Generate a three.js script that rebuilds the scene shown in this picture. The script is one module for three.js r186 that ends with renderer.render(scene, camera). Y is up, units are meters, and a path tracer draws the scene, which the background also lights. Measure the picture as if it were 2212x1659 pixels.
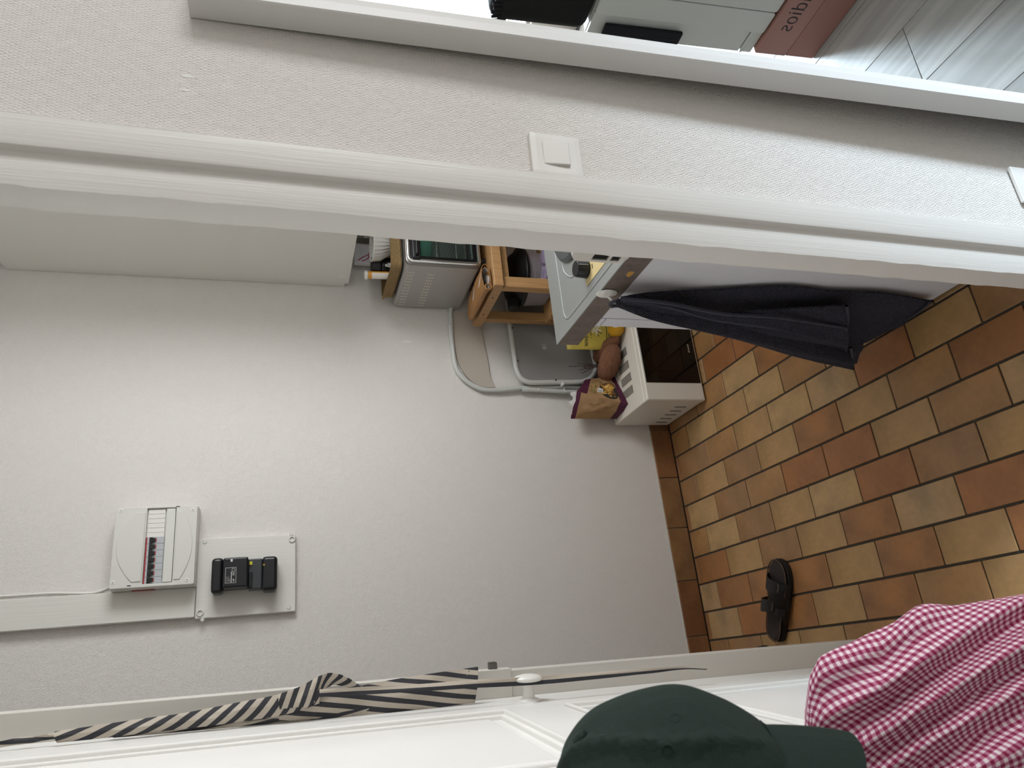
import * as THREE from 'three';
import { RoundedBoxGeometry } from 'three/addons/geometries/RoundedBoxGeometry.js';
import { mergeGeometries, mergeVertices, toCreasedNormals } from 'three/addons/utils/BufferGeometryUtils.js';
import { RectAreaLightUniformsLib } from 'three/addons/lights/RectAreaLightUniformsLib.js';
import { Brush, Evaluator, SUBTRACTION } from 'three-bvh-csg';

// ------------------------------------------------------------------ camera, sky, lights, exposure
const V = (x, y, z) => new THREE.Vector3(x, y, z);
const scene = new THREE.Scene();
const EYE = V(-0.921661, 1.529635, 2.425354);                       // the phone is held on its side: picture right is down in the room
const RIGHT = V(-0.101932, -0.953015, 0.285257), DOWN = V(-0.927809, -0.012365, -0.37285), FWD = V(0.358859, -0.302669, -0.882956);
const FOCAL = 1590, CX = 1106, CY = 829.5;
const camera = new THREE.PerspectiveCamera(2 * Math.atan(CY / FOCAL) * 180 / Math.PI, 2212 / 1659, 0.05, 60);
camera.position.copy(EYE);
camera.up.copy(DOWN).negate();
camera.lookAt(EYE.clone().add(FWD));
camera.focus = 1.9; camera.userData.fStop = 11;
scene.add(camera);

scene.background = new THREE.Color(0.62, 0.72, 0.85);
RectAreaLightUniformsLib.init();
function windowLight(color, power, w, h, at, to) {
  const l = new THREE.RectAreaLight(color, power, w, h);
  l.position.copy(at); l.lookAt(to); scene.add(l); return l;
}
windowLight(new THREE.Color(1.0, 0.985, 0.975), 5.0, 1.5, 1.95, V(2.56, 1.28, 4.35), V(-1, 1.1, 4.2));      // daylight in the hall window
windowLight(new THREE.Color(0.97, 0.985, 1.0), 6.8, 0.62, 0.92, V(0.82, 1.72, 1.15), V(-1, 1.35, 0.8));        // daylight in the kitchen window
const sun = new THREE.DirectionalLight(new THREE.Color(0.66, 0.84, 1.0), 3.6);                              // bright low cloud seen through the hall window
sun.position.set(2.35, 1.28, 2.62).multiplyScalar(3); sun.target.position.set(0, 0, 0);
sun.castShadow = true; sun.shadow.radius = 24; sun.shadow.mapSize.set(2048, 2048);
Object.assign(sun.shadow.camera, { left: -5, right: 5, top: 5, bottom: -5, near: 0.1, far: 30 });
scene.add(sun, sun.target);

const renderer = new THREE.WebGLRenderer({ antialias: true });
renderer.toneMapping = THREE.LinearToneMapping;
renderer.toneMappingExposure = 1.8;
renderer.shadowMap.enabled = true;
renderer.shadowMap.type = THREE.PCFSoftShadowMap;

// ------------------------------------------------------------------ helpers
function rng(seed) { let s = seed >>> 0; return () => { s = (s + 0x6D2B79F5) >>> 0; let t = Math.imul(s ^ (s >>> 15), 1 | s); t = (t + Math.imul(t ^ (t >>> 7), 61 | t)) ^ t; return ((t ^ (t >>> 14)) >>> 0) / 4294967296; }; }
// a pixel of the photograph (2212 x 1659) carried out to a plane x, y or z = value of the room
function P(px, py, axis, value) {
  const d = RIGHT.clone().multiplyScalar((px - CX) / FOCAL).addScaledVector(DOWN, (py - CY) / FOCAL).add(FWD);
  return EYE.clone().addScaledVector(d, (value - EYE[axis]) / d[axis]);
}
function Pd(px, py, dist) { return EYE.clone().addScaledVector(RIGHT, (px - CX) / FOCAL * dist).addScaledVector(DOWN, (py - CY) / FOCAL * dist).addScaledVector(FWD, dist); }
function rectP(axis, value, ...q) {   // axis-aligned box round a few pixels on a plane
  const b = new THREE.Box3(); q.forEach(([x, y]) => b.expandByPoint(P(x, y, axis, value))); return b;
}
function meanRect(axis, value, tr, br, bl, tl) {   // four picture corners of an upright rectangle: their mean sides
  const [a, b, c, d] = [tr, br, bl, tl].map(([x, y]) => P(x, y, axis, value)); const h = axis === 'z' ? 'x' : 'z';
  return { h1: (a[h] + b[h]) / 2, h0: (c[h] + d[h]) / 2, y1: (a.y + d.y) / 2, y0: (b.y + c.y) / 2 };
}
const taken = {};
function numbered(name) { const n = taken[name] = (taken[name] ?? -1) + 1; return n ? `${name}_${String(n).padStart(3, '0')}` : name; }
function prep(g) {
  if (g.index) g = g.toNonIndexed();
  if (!g.attributes.normal) g.computeVertexNormals();
  if (!g.attributes.uv) g.setAttribute('uv', new THREE.BufferAttribute(new Float32Array(g.attributes.position.count * 2), 2));
  for (const k of Object.keys(g.attributes)) if (!['position', 'normal', 'uv'].includes(k)) g.deleteAttribute(k);
  return g;
}
function join(...gs) { gs = gs.flat(); return gs.length === 1 ? gs[0] : mergeGeometries(gs.map(prep), false); }
function metreUV(g) {
  g = prep(g); const p = g.attributes.position, n = g.attributes.normal, u = g.attributes.uv;
  for (let i = 0; i < p.count; i++) {
    const ax = Math.abs(n.getX(i)), ay = Math.abs(n.getY(i)), az = Math.abs(n.getZ(i));
    if (ax >= ay && ax >= az) u.setXY(i, p.getZ(i), p.getY(i)); else if (ay >= az) u.setXY(i, p.getX(i), p.getZ(i)); else u.setXY(i, p.getX(i), p.getY(i));
  }
  return g;
}
function mesh(name, geos, m, parent, label) {   // one named mesh of one part (or of a thing that is one piece)
  let g = join(geos); if (m.userData.metres && !g.userData.ownUV) g = metreUV(g);
  const o = new THREE.Mesh(g, m); o.name = parent && parent !== scene ? name : numbered(name);
  o.castShadow = o.receiveShadow = true; (parent || scene).add(o);
  if (label) o.userData.label = label;
  return o;
}
function tag(o, label, category, group) { Object.assign(o.userData, { label, category }); if (group) o.userData.group = group; return o; }
function thing(name, label, category, at = V(0, 0, 0), turn = 0, group) {
  const o = new THREE.Group(); o.name = numbered(name); o.position.copy(at); o.rotation.y = turn; scene.add(o); return tag(o, label, category, group);
}
function structure(o) { o.userData.kind = 'structure'; return o; }
function shell(name) { const o = new THREE.Group(); o.name = numbered(name); scene.add(o); return structure(o); }
// geometries
const moved = (g, x, y, z) => g.translate(x, y, z);
const box = (x0, x1, y0, y1, z0, z1) => moved(new THREE.BoxGeometry(x1 - x0, y1 - y0, z1 - z0), (x0 + x1) / 2, (y0 + y1) / 2, (z0 + z1) / 2);
const rbox = (x0, x1, y0, y1, z0, z1, r = 0.002, seg = 2) => moved(new RoundedBoxGeometry(x1 - x0, y1 - y0, z1 - z0, seg, Math.min(r, (x1 - x0) / 2.01, (y1 - y0) / 2.01, (z1 - z0) / 2.01)), (x0 + x1) / 2, (y0 + y1) / 2, (z0 + z1) / 2);
const cyl = (r0, r1, h, seg = 24) => new THREE.CylinderGeometry(r0, r1, h, seg);
function rod(a, b, r, seg = 10) { const d = b.clone().sub(a); const g = cyl(r, r, d.length(), seg); g.applyQuaternion(new THREE.Quaternion().setFromUnitVectors(V(0, 1, 0), d.clone().normalize())); return g.translate(...a.clone().add(b).multiplyScalar(0.5).toArray()); }
const lathe = (pts, seg = 40) => new THREE.LatheGeometry(pts.map(([r, y]) => new THREE.Vector2(Math.max(r, 1e-5), y)), seg);
function tube(pts, r, n = 60, seg = 8, closed = false, tension = 0.5) { return new THREE.TubeGeometry(new THREE.CatmullRomCurve3(pts, closed, 'catmullrom', tension), n, r, seg, closed); }
function rr(w, h, r, cx = 0, cy = 0) {   // rounded rectangle shape
  const s = new THREE.Shape(), x = cx - w / 2, y = cy - h / 2; s.moveTo(x + r, y); s.lineTo(x + w - r, y); s.absarc(x + w - r, y + r, r, -Math.PI / 2, 0); s.lineTo(x + w, y + h - r); s.absarc(x + w - r, y + h - r, r, 0, Math.PI / 2);
  s.lineTo(x + r, y + h); s.absarc(x + r, y + h - r, r, Math.PI / 2, Math.PI); s.lineTo(x, y + r); s.absarc(x + r, y + r, r, Math.PI, Math.PI * 1.5); return s;
}
const poly = (pts) => new THREE.Shape(pts.map(([x, y]) => new THREE.Vector2(x, y)));
function ext(shape, depth, bevel = 0, seg = 2, curve = 10) {
  return new THREE.ExtrudeGeometry(shape, { depth: depth - 2 * bevel, bevelEnabled: bevel > 0, bevelSize: bevel, bevelThickness: bevel, bevelOffset: -bevel, bevelSegments: seg, curveSegments: curve }).translate(0, 0, bevel);
}
// a thick sheet over a grid of points; uv in metres
function gridSheet(fn, nu, nv, th, uvf) {
  const pts = [], uv = [], idx = [], W = nu + 1;
  for (let j = 0; j <= nv; j++) for (let i = 0; i <= nu; i++) { pts.push(fn(i / nu, j / nv)); }
  const du = [], dv = [];
  for (let j = 0; j <= nv; j++) { let a = 0; for (let i = 0; i <= nu; i++) { if (i) a += pts[j * W + i].distanceTo(pts[j * W + i - 1]); du.push(a); } const half = a / 2; for (let i = 0; i <= nu; i++) du[j * W + i] -= half; }
  for (let j = 0; j <= nv; j++) for (let i = 0; i <= nu; i++) dv.push(j ? dv[(j - 1) * W + i] + pts[j * W + i].distanceTo(pts[(j - 1) * W + i]) : 0);
  for (let k = 0; k < pts.length; k++) { if (uvf) { const [a, b] = uvf((k % W) / nu, Math.floor(k / W) / nv, du[k], dv[k], pts[k]); uv.push(a, b); } else uv.push(du[k], dv[k]); }
  for (let j = 0; j < nv; j++) for (let i = 0; i < nu; i++) { const a = j * W + i; idx.push(a, a + 1, a + W, a + 1, a + W + 1, a + W); }
  const front = new THREE.BufferGeometry().setFromPoints(pts); front.setIndex(idx); front.computeVertexNormals();
  if (!th) { front.setAttribute('uv', new THREE.Float32BufferAttribute(uv, 2)); front.userData.ownUV = true; return front; }
  const n = front.attributes.normal, all = pts.slice(), N = pts.length; pts.forEach((p, k) => all.push(p.clone().addScaledVector(V(n.getX(k), n.getY(k), n.getZ(k)), -th)));
  const id2 = idx.slice(); for (let k = 0; k < idx.length; k += 3) id2.push(idx[k] + N, idx[k + 2] + N, idx[k + 1] + N);
  const ring = []; for (let i = 0; i < nu; i++) ring.push(i); for (let j = 0; j < nv; j++) ring.push(j * W + nu); for (let i = nu; i > 0; i--) ring.push(nv * W + i); for (let j = nv; j > 0; j--) ring.push(j * W);
  for (let k = 0; k < ring.length; k++) { const a = ring[k], b = ring[(k + 1) % ring.length]; id2.push(a, a + N, b, b, a + N, b + N); }
  const g = new THREE.BufferGeometry().setFromPoints(all); g.setIndex(id2); g.setAttribute('uv', new THREE.Float32BufferAttribute(uv.concat(uv), 2));
  const c = toCreasedNormals(g, 1.0); c.userData.ownUV = true; return c;
}
// a strip of cloth between two edges given by a few points each
function strip(L, R, th, nu = 6, nv = 40, bulge, uvf) {
  const cl = new THREE.CatmullRomCurve3(L, false, 'centripetal'), cr = new THREE.CatmullRomCurve3(R, false, 'centripetal');
  return gridSheet((u, v) => { const p = cl.getPoint(v).lerp(cr.getPoint(v), u); if (bulge) p.add(bulge(u, v)); return p; }, nu, nv, th, uvf);
}
// noise and textures
function noiseField(seed) {
  const r = rng(seed), T = new Float32Array(65536); for (let i = 0; i < T.length; i++) T[i] = r();
  return (x, y, px = 256, py = 256) => { const x0 = Math.floor(x), y0 = Math.floor(y), fx = x - x0, fy = y - y0, sx = fx * fx * (3 - 2 * fx), sy = fy * fy * (3 - 2 * fy);
    const at = (a, b) => T[(((b % py) + py) % py) * 256 + (((a % px) + px) % px)]; const a = at(x0, y0), b = at(x0 + 1, y0), c = at(x0, y0 + 1), d = at(x0 + 1, y0 + 1);
    return a + (b - a) * sx + (c - a) * sy + (a - b - c + d) * sx * sy; };
}
const N1 = noiseField(11), N2 = noiseField(23);
function tex(w, h, fn, metres, srgb = true, metresV = metres) {
  const d = new Uint8Array(w * h * 4);
  for (let y = 0; y < h; y++) for (let x = 0; x < w; x++) { const c = fn(x / w, y / h, x, y), k = (y * w + x) * 4; const q = typeof c === 'number' ? [c, c, c] : c; for (let i = 0; i < 3; i++) d[k + i] = Math.max(0, Math.min(255, q[i] * 255)); d[k + 3] = 255; }
  const t = new THREE.DataTexture(d, w, h); t.wrapS = t.wrapT = THREE.RepeatWrapping; t.magFilter = THREE.LinearFilter; t.minFilter = THREE.LinearFilter;
  if (srgb) t.colorSpace = THREE.SRGBColorSpace; if (metres) t.repeat.set(1 / metres, 1 / metresV); t.needsUpdate = true; return t;
}
function paint(w, h, draw) {   // flat print
  const c = document.createElement('canvas'); c.width = w; c.height = h; draw(c.getContext('2d'), w, h);
  const t = new THREE.CanvasTexture(c); t.colorSpace = THREE.SRGBColorSpace; return t;
}
function mat(color, rough = 0.6, o = {}) {
  const { metres, phys, ...rest } = o; const m = new (phys ? THREE.MeshPhysicalMaterial : THREE.MeshStandardMaterial)({ color, roughness: rough, ...rest });
  if (metres) m.userData.metres = true; return m;
}
const printMat = (t, rough = 0.5, o = {}) => new THREE.MeshStandardMaterial({ map: t, roughness: rough, ...o });
function plate(name, w, h, m, parent, at, rot) { const g = new THREE.PlaneGeometry(w, h); const o = mesh(name, g, m, parent); o.position.copy(at); if (rot) o.rotation.set(...rot); return o; }

// ------------------------------------------------------------------ materials
const weave = tex(512, 512, (u, v, x, y) => {   // woven glass-fibre wall covering, 16 cm
  const cu = u * 64, row = Math.floor(v * 56), cv = v * 56 - row; const sh = cu + row * 0.5 + N1(u * 32, v * 28, 32, 28) * 0.9; const f = sh - Math.floor(sh);
  const amp = 0.55 + 0.45 * N2(Math.floor(sh), row, 64, 56); return 0.25 + 0.5 * amp * Math.pow(Math.sin(Math.PI * f), 1.2) * Math.pow(Math.sin(Math.PI * cv), 0.8) + 0.2 * N2(u * 24, v * 24, 24, 24);
}, 0.27, false);
const streak = tex(256, 512, (u, v) => 0.5 * N1(u * 120, v * 6, 120, 6) + 0.3 * N2(u * 40, v * 3, 40, 3) + 0.2 * N1(u * 14, v * 10, 14, 10), 0.18, false, 0.5);
const fineNoise = tex(256, 256, (u, v) => 0.6 * N1(u * 128, v * 128, 128, 128) + 0.4 * N2(u * 60, v * 60, 60, 60), 0.08, false);
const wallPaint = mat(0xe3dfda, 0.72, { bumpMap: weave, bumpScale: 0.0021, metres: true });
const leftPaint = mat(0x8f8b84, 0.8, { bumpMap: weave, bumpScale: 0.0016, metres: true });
const plainPaint = mat(0xc9c5be, 0.7, { metres: true });
const ceilingPaint = mat(0xe6e4e0, 0.8);
const trimPaint = mat(0xe6e4df, 0.38, { bumpMap: streak, bumpScale: 0.00035, metres: true });
const shadedPaint = mat(0xd2cec6, 0.45, { bumpMap: fineNoise, bumpScale: 0.0001, metres: true });  // white paint with the shade at the doorway put into its colour
const doorPaint = mat(0xe9e8e4, 0.34, { bumpMap: streak, bumpScale: 0.00035, metres: true });
const whitePlastic = mat(0xe8e6e1, 0.35);
const greyWhite = mat(0xd9d8d2, 0.45);
const whiteEnamel = mat(0xe6e6e6, 0.3);
const cupboardWhite = mat(0xe4e3dc, 0.42);
const blackPlastic = mat(0x101114, 0.35);
const darkSlot = mat(0x0b0a09, 0.9);
const chrome = mat(0xd8d8d6, 0.16, { metalness: 1 });
const brushedSteel = mat(0xaaadab, 0.5, { metalness: 0.85, bumpMap: fineNoise, bumpScale: 0.00008, metres: true });
const rubberwood = mat(0xffffff, 0.5, { map: tex(128, 512, (u, v) => { const g = N1(u * 26 + N2(u * 5, v * 3, 5, 3) * 2, v * 5, 26, 5) * 0.6 + N2(u * 60, v * 9, 60, 9) * 0.4; return [0.74 - 0.12 * g, 0.585 - 0.12 * g, 0.405 - 0.11 * g]; }, 0.06, true, 0.5), metres: true });

// ------------------------------------------------------------------ the setting
const ZK = -0.135, ZP = 1.55, ZH = 1.6, XL = -1.22, XR = 0.86, XH = 2.6, HB = 5.6, TOP = 2.75;
// kitchen floor: grout bed with half-bond terracotta tiles 10 x 20 cm
const grout = mat(0x423b31, 0.95, { bumpMap: fineNoise, bumpScale: 0.001, metres: true });
const bed = structure(mesh('floor', box(XL - 0.1, XR, -0.08, -0.0035, ZK - 0.1, ZH), grout));
function tileMat(r, g, b, seed, rough) {
  const A = noiseField(seed), B = noiseField(seed + 1);
  const t = tex(256, 256, (u, v) => { const k = 0.5 * A(u * 5, v * 5, 5, 5) + 0.3 * B(u * 11, v * 11, 11, 11) + 0.2 * A(u * 40, v * 40, 40, 40); const f = 0.84 + 0.32 * k, w = B(u * 3, v * 3, 3, 3) - 0.5; return [r * f * (1 + 0.05 * w), g * f, b * f * (1 - 0.16 * w)]; }, 0.4);
  return mat(0xffffff, rough, { map: t, bumpMap: fineNoise, bumpScale: 0.0001, metres: true });
}
const TILE = {
  B: [tileMat(0.497, 0.342, 0.216, 111, 0.5), tileMat(0.477, 0.318, 0.197, 121, 0.5), tileMat(0.516, 0.380, 0.244, 131, 0.5)],
  Y: [tileMat(0.668, 0.537, 0.362, 31, 0.44), tileMat(0.645, 0.508, 0.338, 41, 0.46), tileMat(0.683, 0.551, 0.381, 51, 0.44)],
  M: [tileMat(0.616, 0.461, 0.296, 61, 0.45), tileMat(0.597, 0.442, 0.282, 71, 0.45)],
  O: [tileMat(0.592, 0.413, 0.254, 81, 0.45), tileMat(0.568, 0.389, 0.235, 91, 0.46), tileMat(0.606, 0.404, 0.244, 101, 0.45)],
};
{
  const rows = { '-4': 'YOYMOYYO', '-3': 'OYYOYMYO', '-2': 'YMOYYOYY', '-1': 'OYOOYYMY', 0: 'MMYOYMOY', 1: 'MYYYMYOY', 2: 'MMYYYOYM', 3: 'MYMYOYMO', 4: 'YMMOOYMY', 5: 'MYMYYOMY', 6: 'OYMYOYOY', 7: 'YOOOYOYO', 8: 'YOOYOMYO', 9: 'MMYYMOYY', 10: 'OYMOYMOY', 11: 'YMOYMOYM', 12: 'MYOMYOMY' };
  const r = rng(7), shapes = {};
  for (let k = -9; k <= 12; k++) {
    const first = (k % 2 + 2) % 2 ? -0.2 : -0.1, code = rows[k] || rows[((k + 40) % 9)];
    for (let i = 0; i < 9; i++) {
      let z0 = first + i * 0.2 - (((k % 2 + 2) % 2) ? 0 : 0), z1 = z0 + 0.2; z0 = Math.max(z0, -0.121); z1 = Math.min(z1, ZH);
      if (z1 - z0 < 0.012) continue;
      const len = z1 - z0 - 0.0045, key = len.toFixed(4);
      shapes[key] ??= metreUV(ext(rr(0.0935, len, 0.0022), 0.012, 0.0012, 1, 2).rotateX(-Math.PI / 2));
      const set = TILE[code[i % code.length]]; const m = set[Math.floor(r() * set.length)];
      const geo = shapes[key]; const o = new THREE.Mesh(geo, m); o.name = 'tile'; o.castShadow = o.receiveShadow = true;
      o.position.set(-(k + 0.5) * 0.1, -0.012 + (r() - 0.5) * 0.0006, (z0 + z1) / 2); o.rotation.set((r() - 0.5) * 0.003, (r() - 0.5) * 0.004, (r() - 0.5) * 0.004);
      bed.add(o);
    }
    if (((k % 2 + 2) % 2) === 0) { const g = shapes.sliver ??= metreUV(ext(rr(0.0935, 0.016, 0.0015), 0.012, 0.001, 1, 2).rotateX(-Math.PI / 2)); const o = new THREE.Mesh(g, TILE.O[1]); o.name = 'tile'; o.position.set(-(k + 0.5) * 0.1, -0.012, -0.1105); o.castShadow = o.receiveShadow = true; bed.add(o); }
  }
}
// skirting of the back kitchen wall: upright tiles
{
  const base = structure(mesh('baseboard_back', box(XL, XR, 0, 0.086, ZK, ZK + 0.004), mat(0xb9b2a6, 0.9)));
  const r = rng(19); const g = metreUV(rbox(-0.0985, 0.0985, 0.002, 0.087, 0, 0.0085, 0.002, 1));
  for (let i = 0; i < 11; i++) { const x = -1.18 + i * 0.2; if (x + 0.1 > XR) break; const o = new THREE.Mesh(g, TILE.B[Math.floor(r() * 3)]); o.name = 'tile'; o.position.set(x, 0, ZK + 0.0042); o.castShadow = o.receiveShadow = true; base.add(o); }
}
// walls
structure(mesh('wall_back', box(XL - 0.1, XR + 0.1, 0.0, TOP, ZK - 0.12, ZK), wallPaint));
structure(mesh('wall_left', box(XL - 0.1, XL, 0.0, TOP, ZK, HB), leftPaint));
function wallWithHole(name, x0, x1, z0, z1, y0, y1) {   // wall across x with one opening
  structure(mesh(name, [box(x0, x1, 0, TOP, z0, y0[0]), box(x0, x1, 0, TOP, y0[1], z1), box(x0, x1, 0, y1[0], y0[0], y0[1]), box(x0, x1, y1[1], TOP, y0[0], y0[1])], plainPaint));
}
wallWithHole('wall_right', XR, XR + 0.12, ZK, ZP, [0.68, 1.46], [1.22, 2.22]);
wallWithHole('wall_right', XH, XH + 0.14, ZH, HB, [3.55, 5.15], [0.28, 2.3]);
structure(mesh('wall_front', box(XL - 0.1, XH + 0.14, 0, TOP, HB, HB + 0.12), plainPaint));
const DL = -1.075, DR = -0.3525, DH = 2.12;   // clear opening of the doorway
structure(mesh('wall_partition', [box(XL - 0.1, DL - 0.085, 0, TOP, ZP, ZH), box(DR + 0.085, XH + 0.14, 0, TOP, ZP, ZH), box(DL - 0.085, DR + 0.085, DH + 0.09, TOP, ZP, ZH)], wallPaint));
structure(mesh('ceiling', box(XL - 0.1, XH + 0.14, TOP, TOP + 0.1, ZK - 0.12, HB + 0.12), ceilingPaint));
for (const [w, q, z, sc] of [['wall_partition', [405, 165], ZH, 1], ['wall_partition', [402, 195], ZH, 0.8], ['wall_back', [868, 690], ZK, 1], ['wall_back', [880, 738], ZK, 1.6]]) {
  const p = P(q[0], q[1], 'z', z), o = scene.getObjectByName(w), r = rng(q[0]); const pts = []; for (let i = 0; i < 14; i++) { const a = i / 14 * Math.PI * 2; pts.push([Math.cos(a) * 0.0028 * sc * (0.4 + r()), Math.sin(a) * 0.0095 * sc * (0.5 + r())]); }
  mesh('filler_patch', ext(poly(pts), 0.0005, 0).translate(p.x, p.y, z - 0.0001), mat(0xebeae6, 0.6), o);
}
// hall floor: grey wood planks running along the hall
{
  const slab = structure(mesh('floor', box(XL - 0.1, XH + 0.14, -0.08, -0.002, ZH, HB + 0.12), mat(0x4a4a4a, 0.9)));
  const pm = [0, 1, 2].map((i) => mat(0xffffff, 0.36, { map: tex(256, 512, (u, v) => { const g = 0.55 * N1(u * 40 + 3 * N2(u * 4, v * 2, 4, 2), v * 5 + i * 7, 40, 5) + 0.45 * N2(u * 9, v * 4, 9, 4); return [0.66 + 0.2 * g - 0.03 * i, 0.66 + 0.2 * g - 0.03 * i, 0.655 + 0.2 * g - 0.03 * i]; }, 0.36, true, 1.2), metres: true }));
  const r = rng(3); const shapes = {};
  for (let k = -9; k <= 12; k++) {
    const x = 0.352 + k * 0.1832; let z = k === 0 ? 2.012 - 1.2 : ZH - r() * 1.1; if (x + 0.18 > XH) break;
    for (; z < HB; z += 1.2) { const z0 = Math.max(z, ZH), z1 = Math.min(z + 1.2, HB); if (z1 - z0 < 0.05) continue; const key = (z1 - z0).toFixed(3);
      shapes[key] ??= metreUV(rbox(0, 0.1818, -0.008, 0, 0.0008, z1 - z0 - 0.0008, 0.0012, 1)); const o = new THREE.Mesh(shapes[key], pm[Math.floor(r() * 3)]); o.name = 'plank'; o.position.set(x, 0, z0); o.castShadow = o.receiveShadow = true; slab.add(o); }
  }
}
// the two windows
function windowUnit(x, z0, z1, y0, y1, side) {
  const w = shell('window_1'); w.name = numbered('window'); w.position.set(x, 0, 0);
  const f = 0.05; const bars = [rbox(-0.03, 0.03, y0, y1, z0, z0 + f), rbox(-0.03, 0.03, y0, y1, z1 - f, z1), rbox(-0.03, 0.03, y0, y0 + f, z0, z1), rbox(-0.03, 0.03, y1 - f, y1, z0, z1), rbox(-0.028, 0.028, y0, y1, (z0 + z1) / 2 - 0.03, (z0 + z1) / 2 + 0.03)];
  mesh('window_frame', bars, whitePlastic, w);
  const glass = mat(0xffffff, 0.02, { phys: true, transmission: 1, thickness: 0, ior: 1.45 });
  for (const [a, b] of [[z0 + f, (z0 + z1) / 2 - 0.03], [(z0 + z1) / 2 + 0.03, z1 - f]]) { const o = mesh('pane', box(-0.003, 0.003, y0 + f, y1 - f, a, b), glass, w); }
}
windowUnit(XR + 0.07, 0.68, 1.46, 1.22, 2.22); windowUnit(XH + 0.09, 3.55, 5.15, 0.28, 2.3);
// doorway: jamb lining and moulded casing, slightly out of plumb
{
  const T = shell('trim_1'); T.name = 'trim_1'; T.position.set(DR, 0, 0); T.rotation.z = -0.0095;
  const lean = 0.0097;   // at eye height the jamb edge stands on x = DR
  T.position.x = DR - lean * 1.1;
  const prof = [[0.0, 1.5515], [0.034, 1.5515], [0.1, 1.6], [0.0955, 1.6075], [0.0925, 1.61], [0.0525, 1.61], [0.0495, 1.6085], [0.0475, 1.6045], [0.0455, 1.6], [0.042, 1.598], [0.0365, 1.5975], [0.0035, 1.5975], [0.001, 1.5965], [0, 1.594]];
  const wavy = (g, seed) => { const p = g.attributes.position; for (let i = 0; i < p.count; i++) { const y = p.getY(i), x = p.getX(i); if (x < 0.003) p.setX(i, x + 0.0011 * (N1(y * 26, seed) - 0.5) + 0.0006 * (N2(y * 90, seed) - 0.5)); } g.computeVertexNormals(); return g; };
  const long = (pr, seed) => { const g = ext(poly(pr), DH, 0).toNonIndexed(); g.rotateX(-Math.PI / 2); return g; };
  // the profile is swept upwards in short lengths so that its edge can wander like old paint
  const up = (pr, seed) => { const pieces = []; const n = 150; const pos = [], nor = []; const ring = pr.map(([x, z]) => V(x, 0, z)); const at = (i, k) => { const y = DH * k / n, q = ring[i % ring.length]; const near = q.x < 0.0036 ? 1 : 0; return V(q.x + near * (0.0022 * (N1(y * 24, seed) - 0.5) + 0.0012 * (N2(y * 95, seed + 3) - 0.5)), y, q.z); };
    for (let k = 0; k < n; k++) for (let i = 0; i < ring.length; i++) { const a = at(i, k), b = at(i + 1, k), c = at(i + 1, k + 1), d = at(i, k + 1); for (const v of [a, d, b, b, d, c]) pos.push(v.x, v.y, v.z); }
    const g = new THREE.BufferGeometry(); g.setAttribute('position', new THREE.Float32BufferAttribute(pos, 3)); return toCreasedNormals(mergeVertices(g, 1e-5), 0.5); };
  mesh('casing', up(prof, 5), trimPaint, T);
  const L = shell('trim_2'); L.name = 'trim_2'; L.position.set(DL - 0.004, 0, 0); const g2 = up(prof, 9); g2.scale(-1, 1, 1); const ix = g2.attributes.position.array; for (let k = 0; k < ix.length; k += 9) for (let j = 0; j < 3; j++) { const t = ix[k + 3 + j]; ix[k + 3 + j] = ix[k + 6 + j]; ix[k + 6 + j] = t; } g2.computeVertexNormals();
  mesh('casing', g2, trimPaint, L);
  const Hd = shell('trim_3'); Hd.name = 'trim_3'; mesh('casing', [box(DL - 0.1, DR + 0.1, DH + 0.052, DH + 0.1, 1.6, 1.61), box(DL - 0.03, DR + 0.03, DH, DH + 0.052, 1.5515, 1.5975)], trimPaint, Hd);
}
// rim-lock keeper on the kitchen edge of the right jamb
{
  const t = thing('lock_keeper', 'white painted lock keeper with two dark bolt slots on the right door jamb', 'lock keeper', V(DR + 0.0005, 0, 0));
  const out = poly([[1.5514, 1.016], [1.5514, 1.111], [1.54, 1.109], [1.5325, 1.104], [1.5275, 1.095], [1.527, 1.03], [1.531, 1.0225], [1.542, 1.016]]);
  let body = new Brush(ext(out, 0.026, 0.0015, 2).rotateY(-Math.PI / 2).translate(0.026, 0, 0)); body.updateMatrixWorld();
  const ev = new Evaluator(); ev.useGroups = false;
  for (const [a, b, z0, z1] of [[1.049, 1.075, 1.5345, 1.5495], [1.029, 1.044, 1.5345, 1.5475]]) { const c = new Brush(box(-0.01, 0.015, a, b, z0, z1)); c.updateMatrixWorld(); body = ev.evaluate(body, c, SUBTRACTION); }
  mesh('keeper_body', body.geometry, shadedPaint, t);
  for (const [a, b, z0, z1] of [[1.049, 1.075, 1.5345, 1.5495], [1.029, 1.044, 1.5345, 1.5475]]) mesh('bolt_slot', box(0.0022, 0.0148, a + 0.0004, b - 0.0004, z0 + 0.0004, z1 - 0.0004), darkSlot, t, 'dark bolt slot');
}

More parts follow.
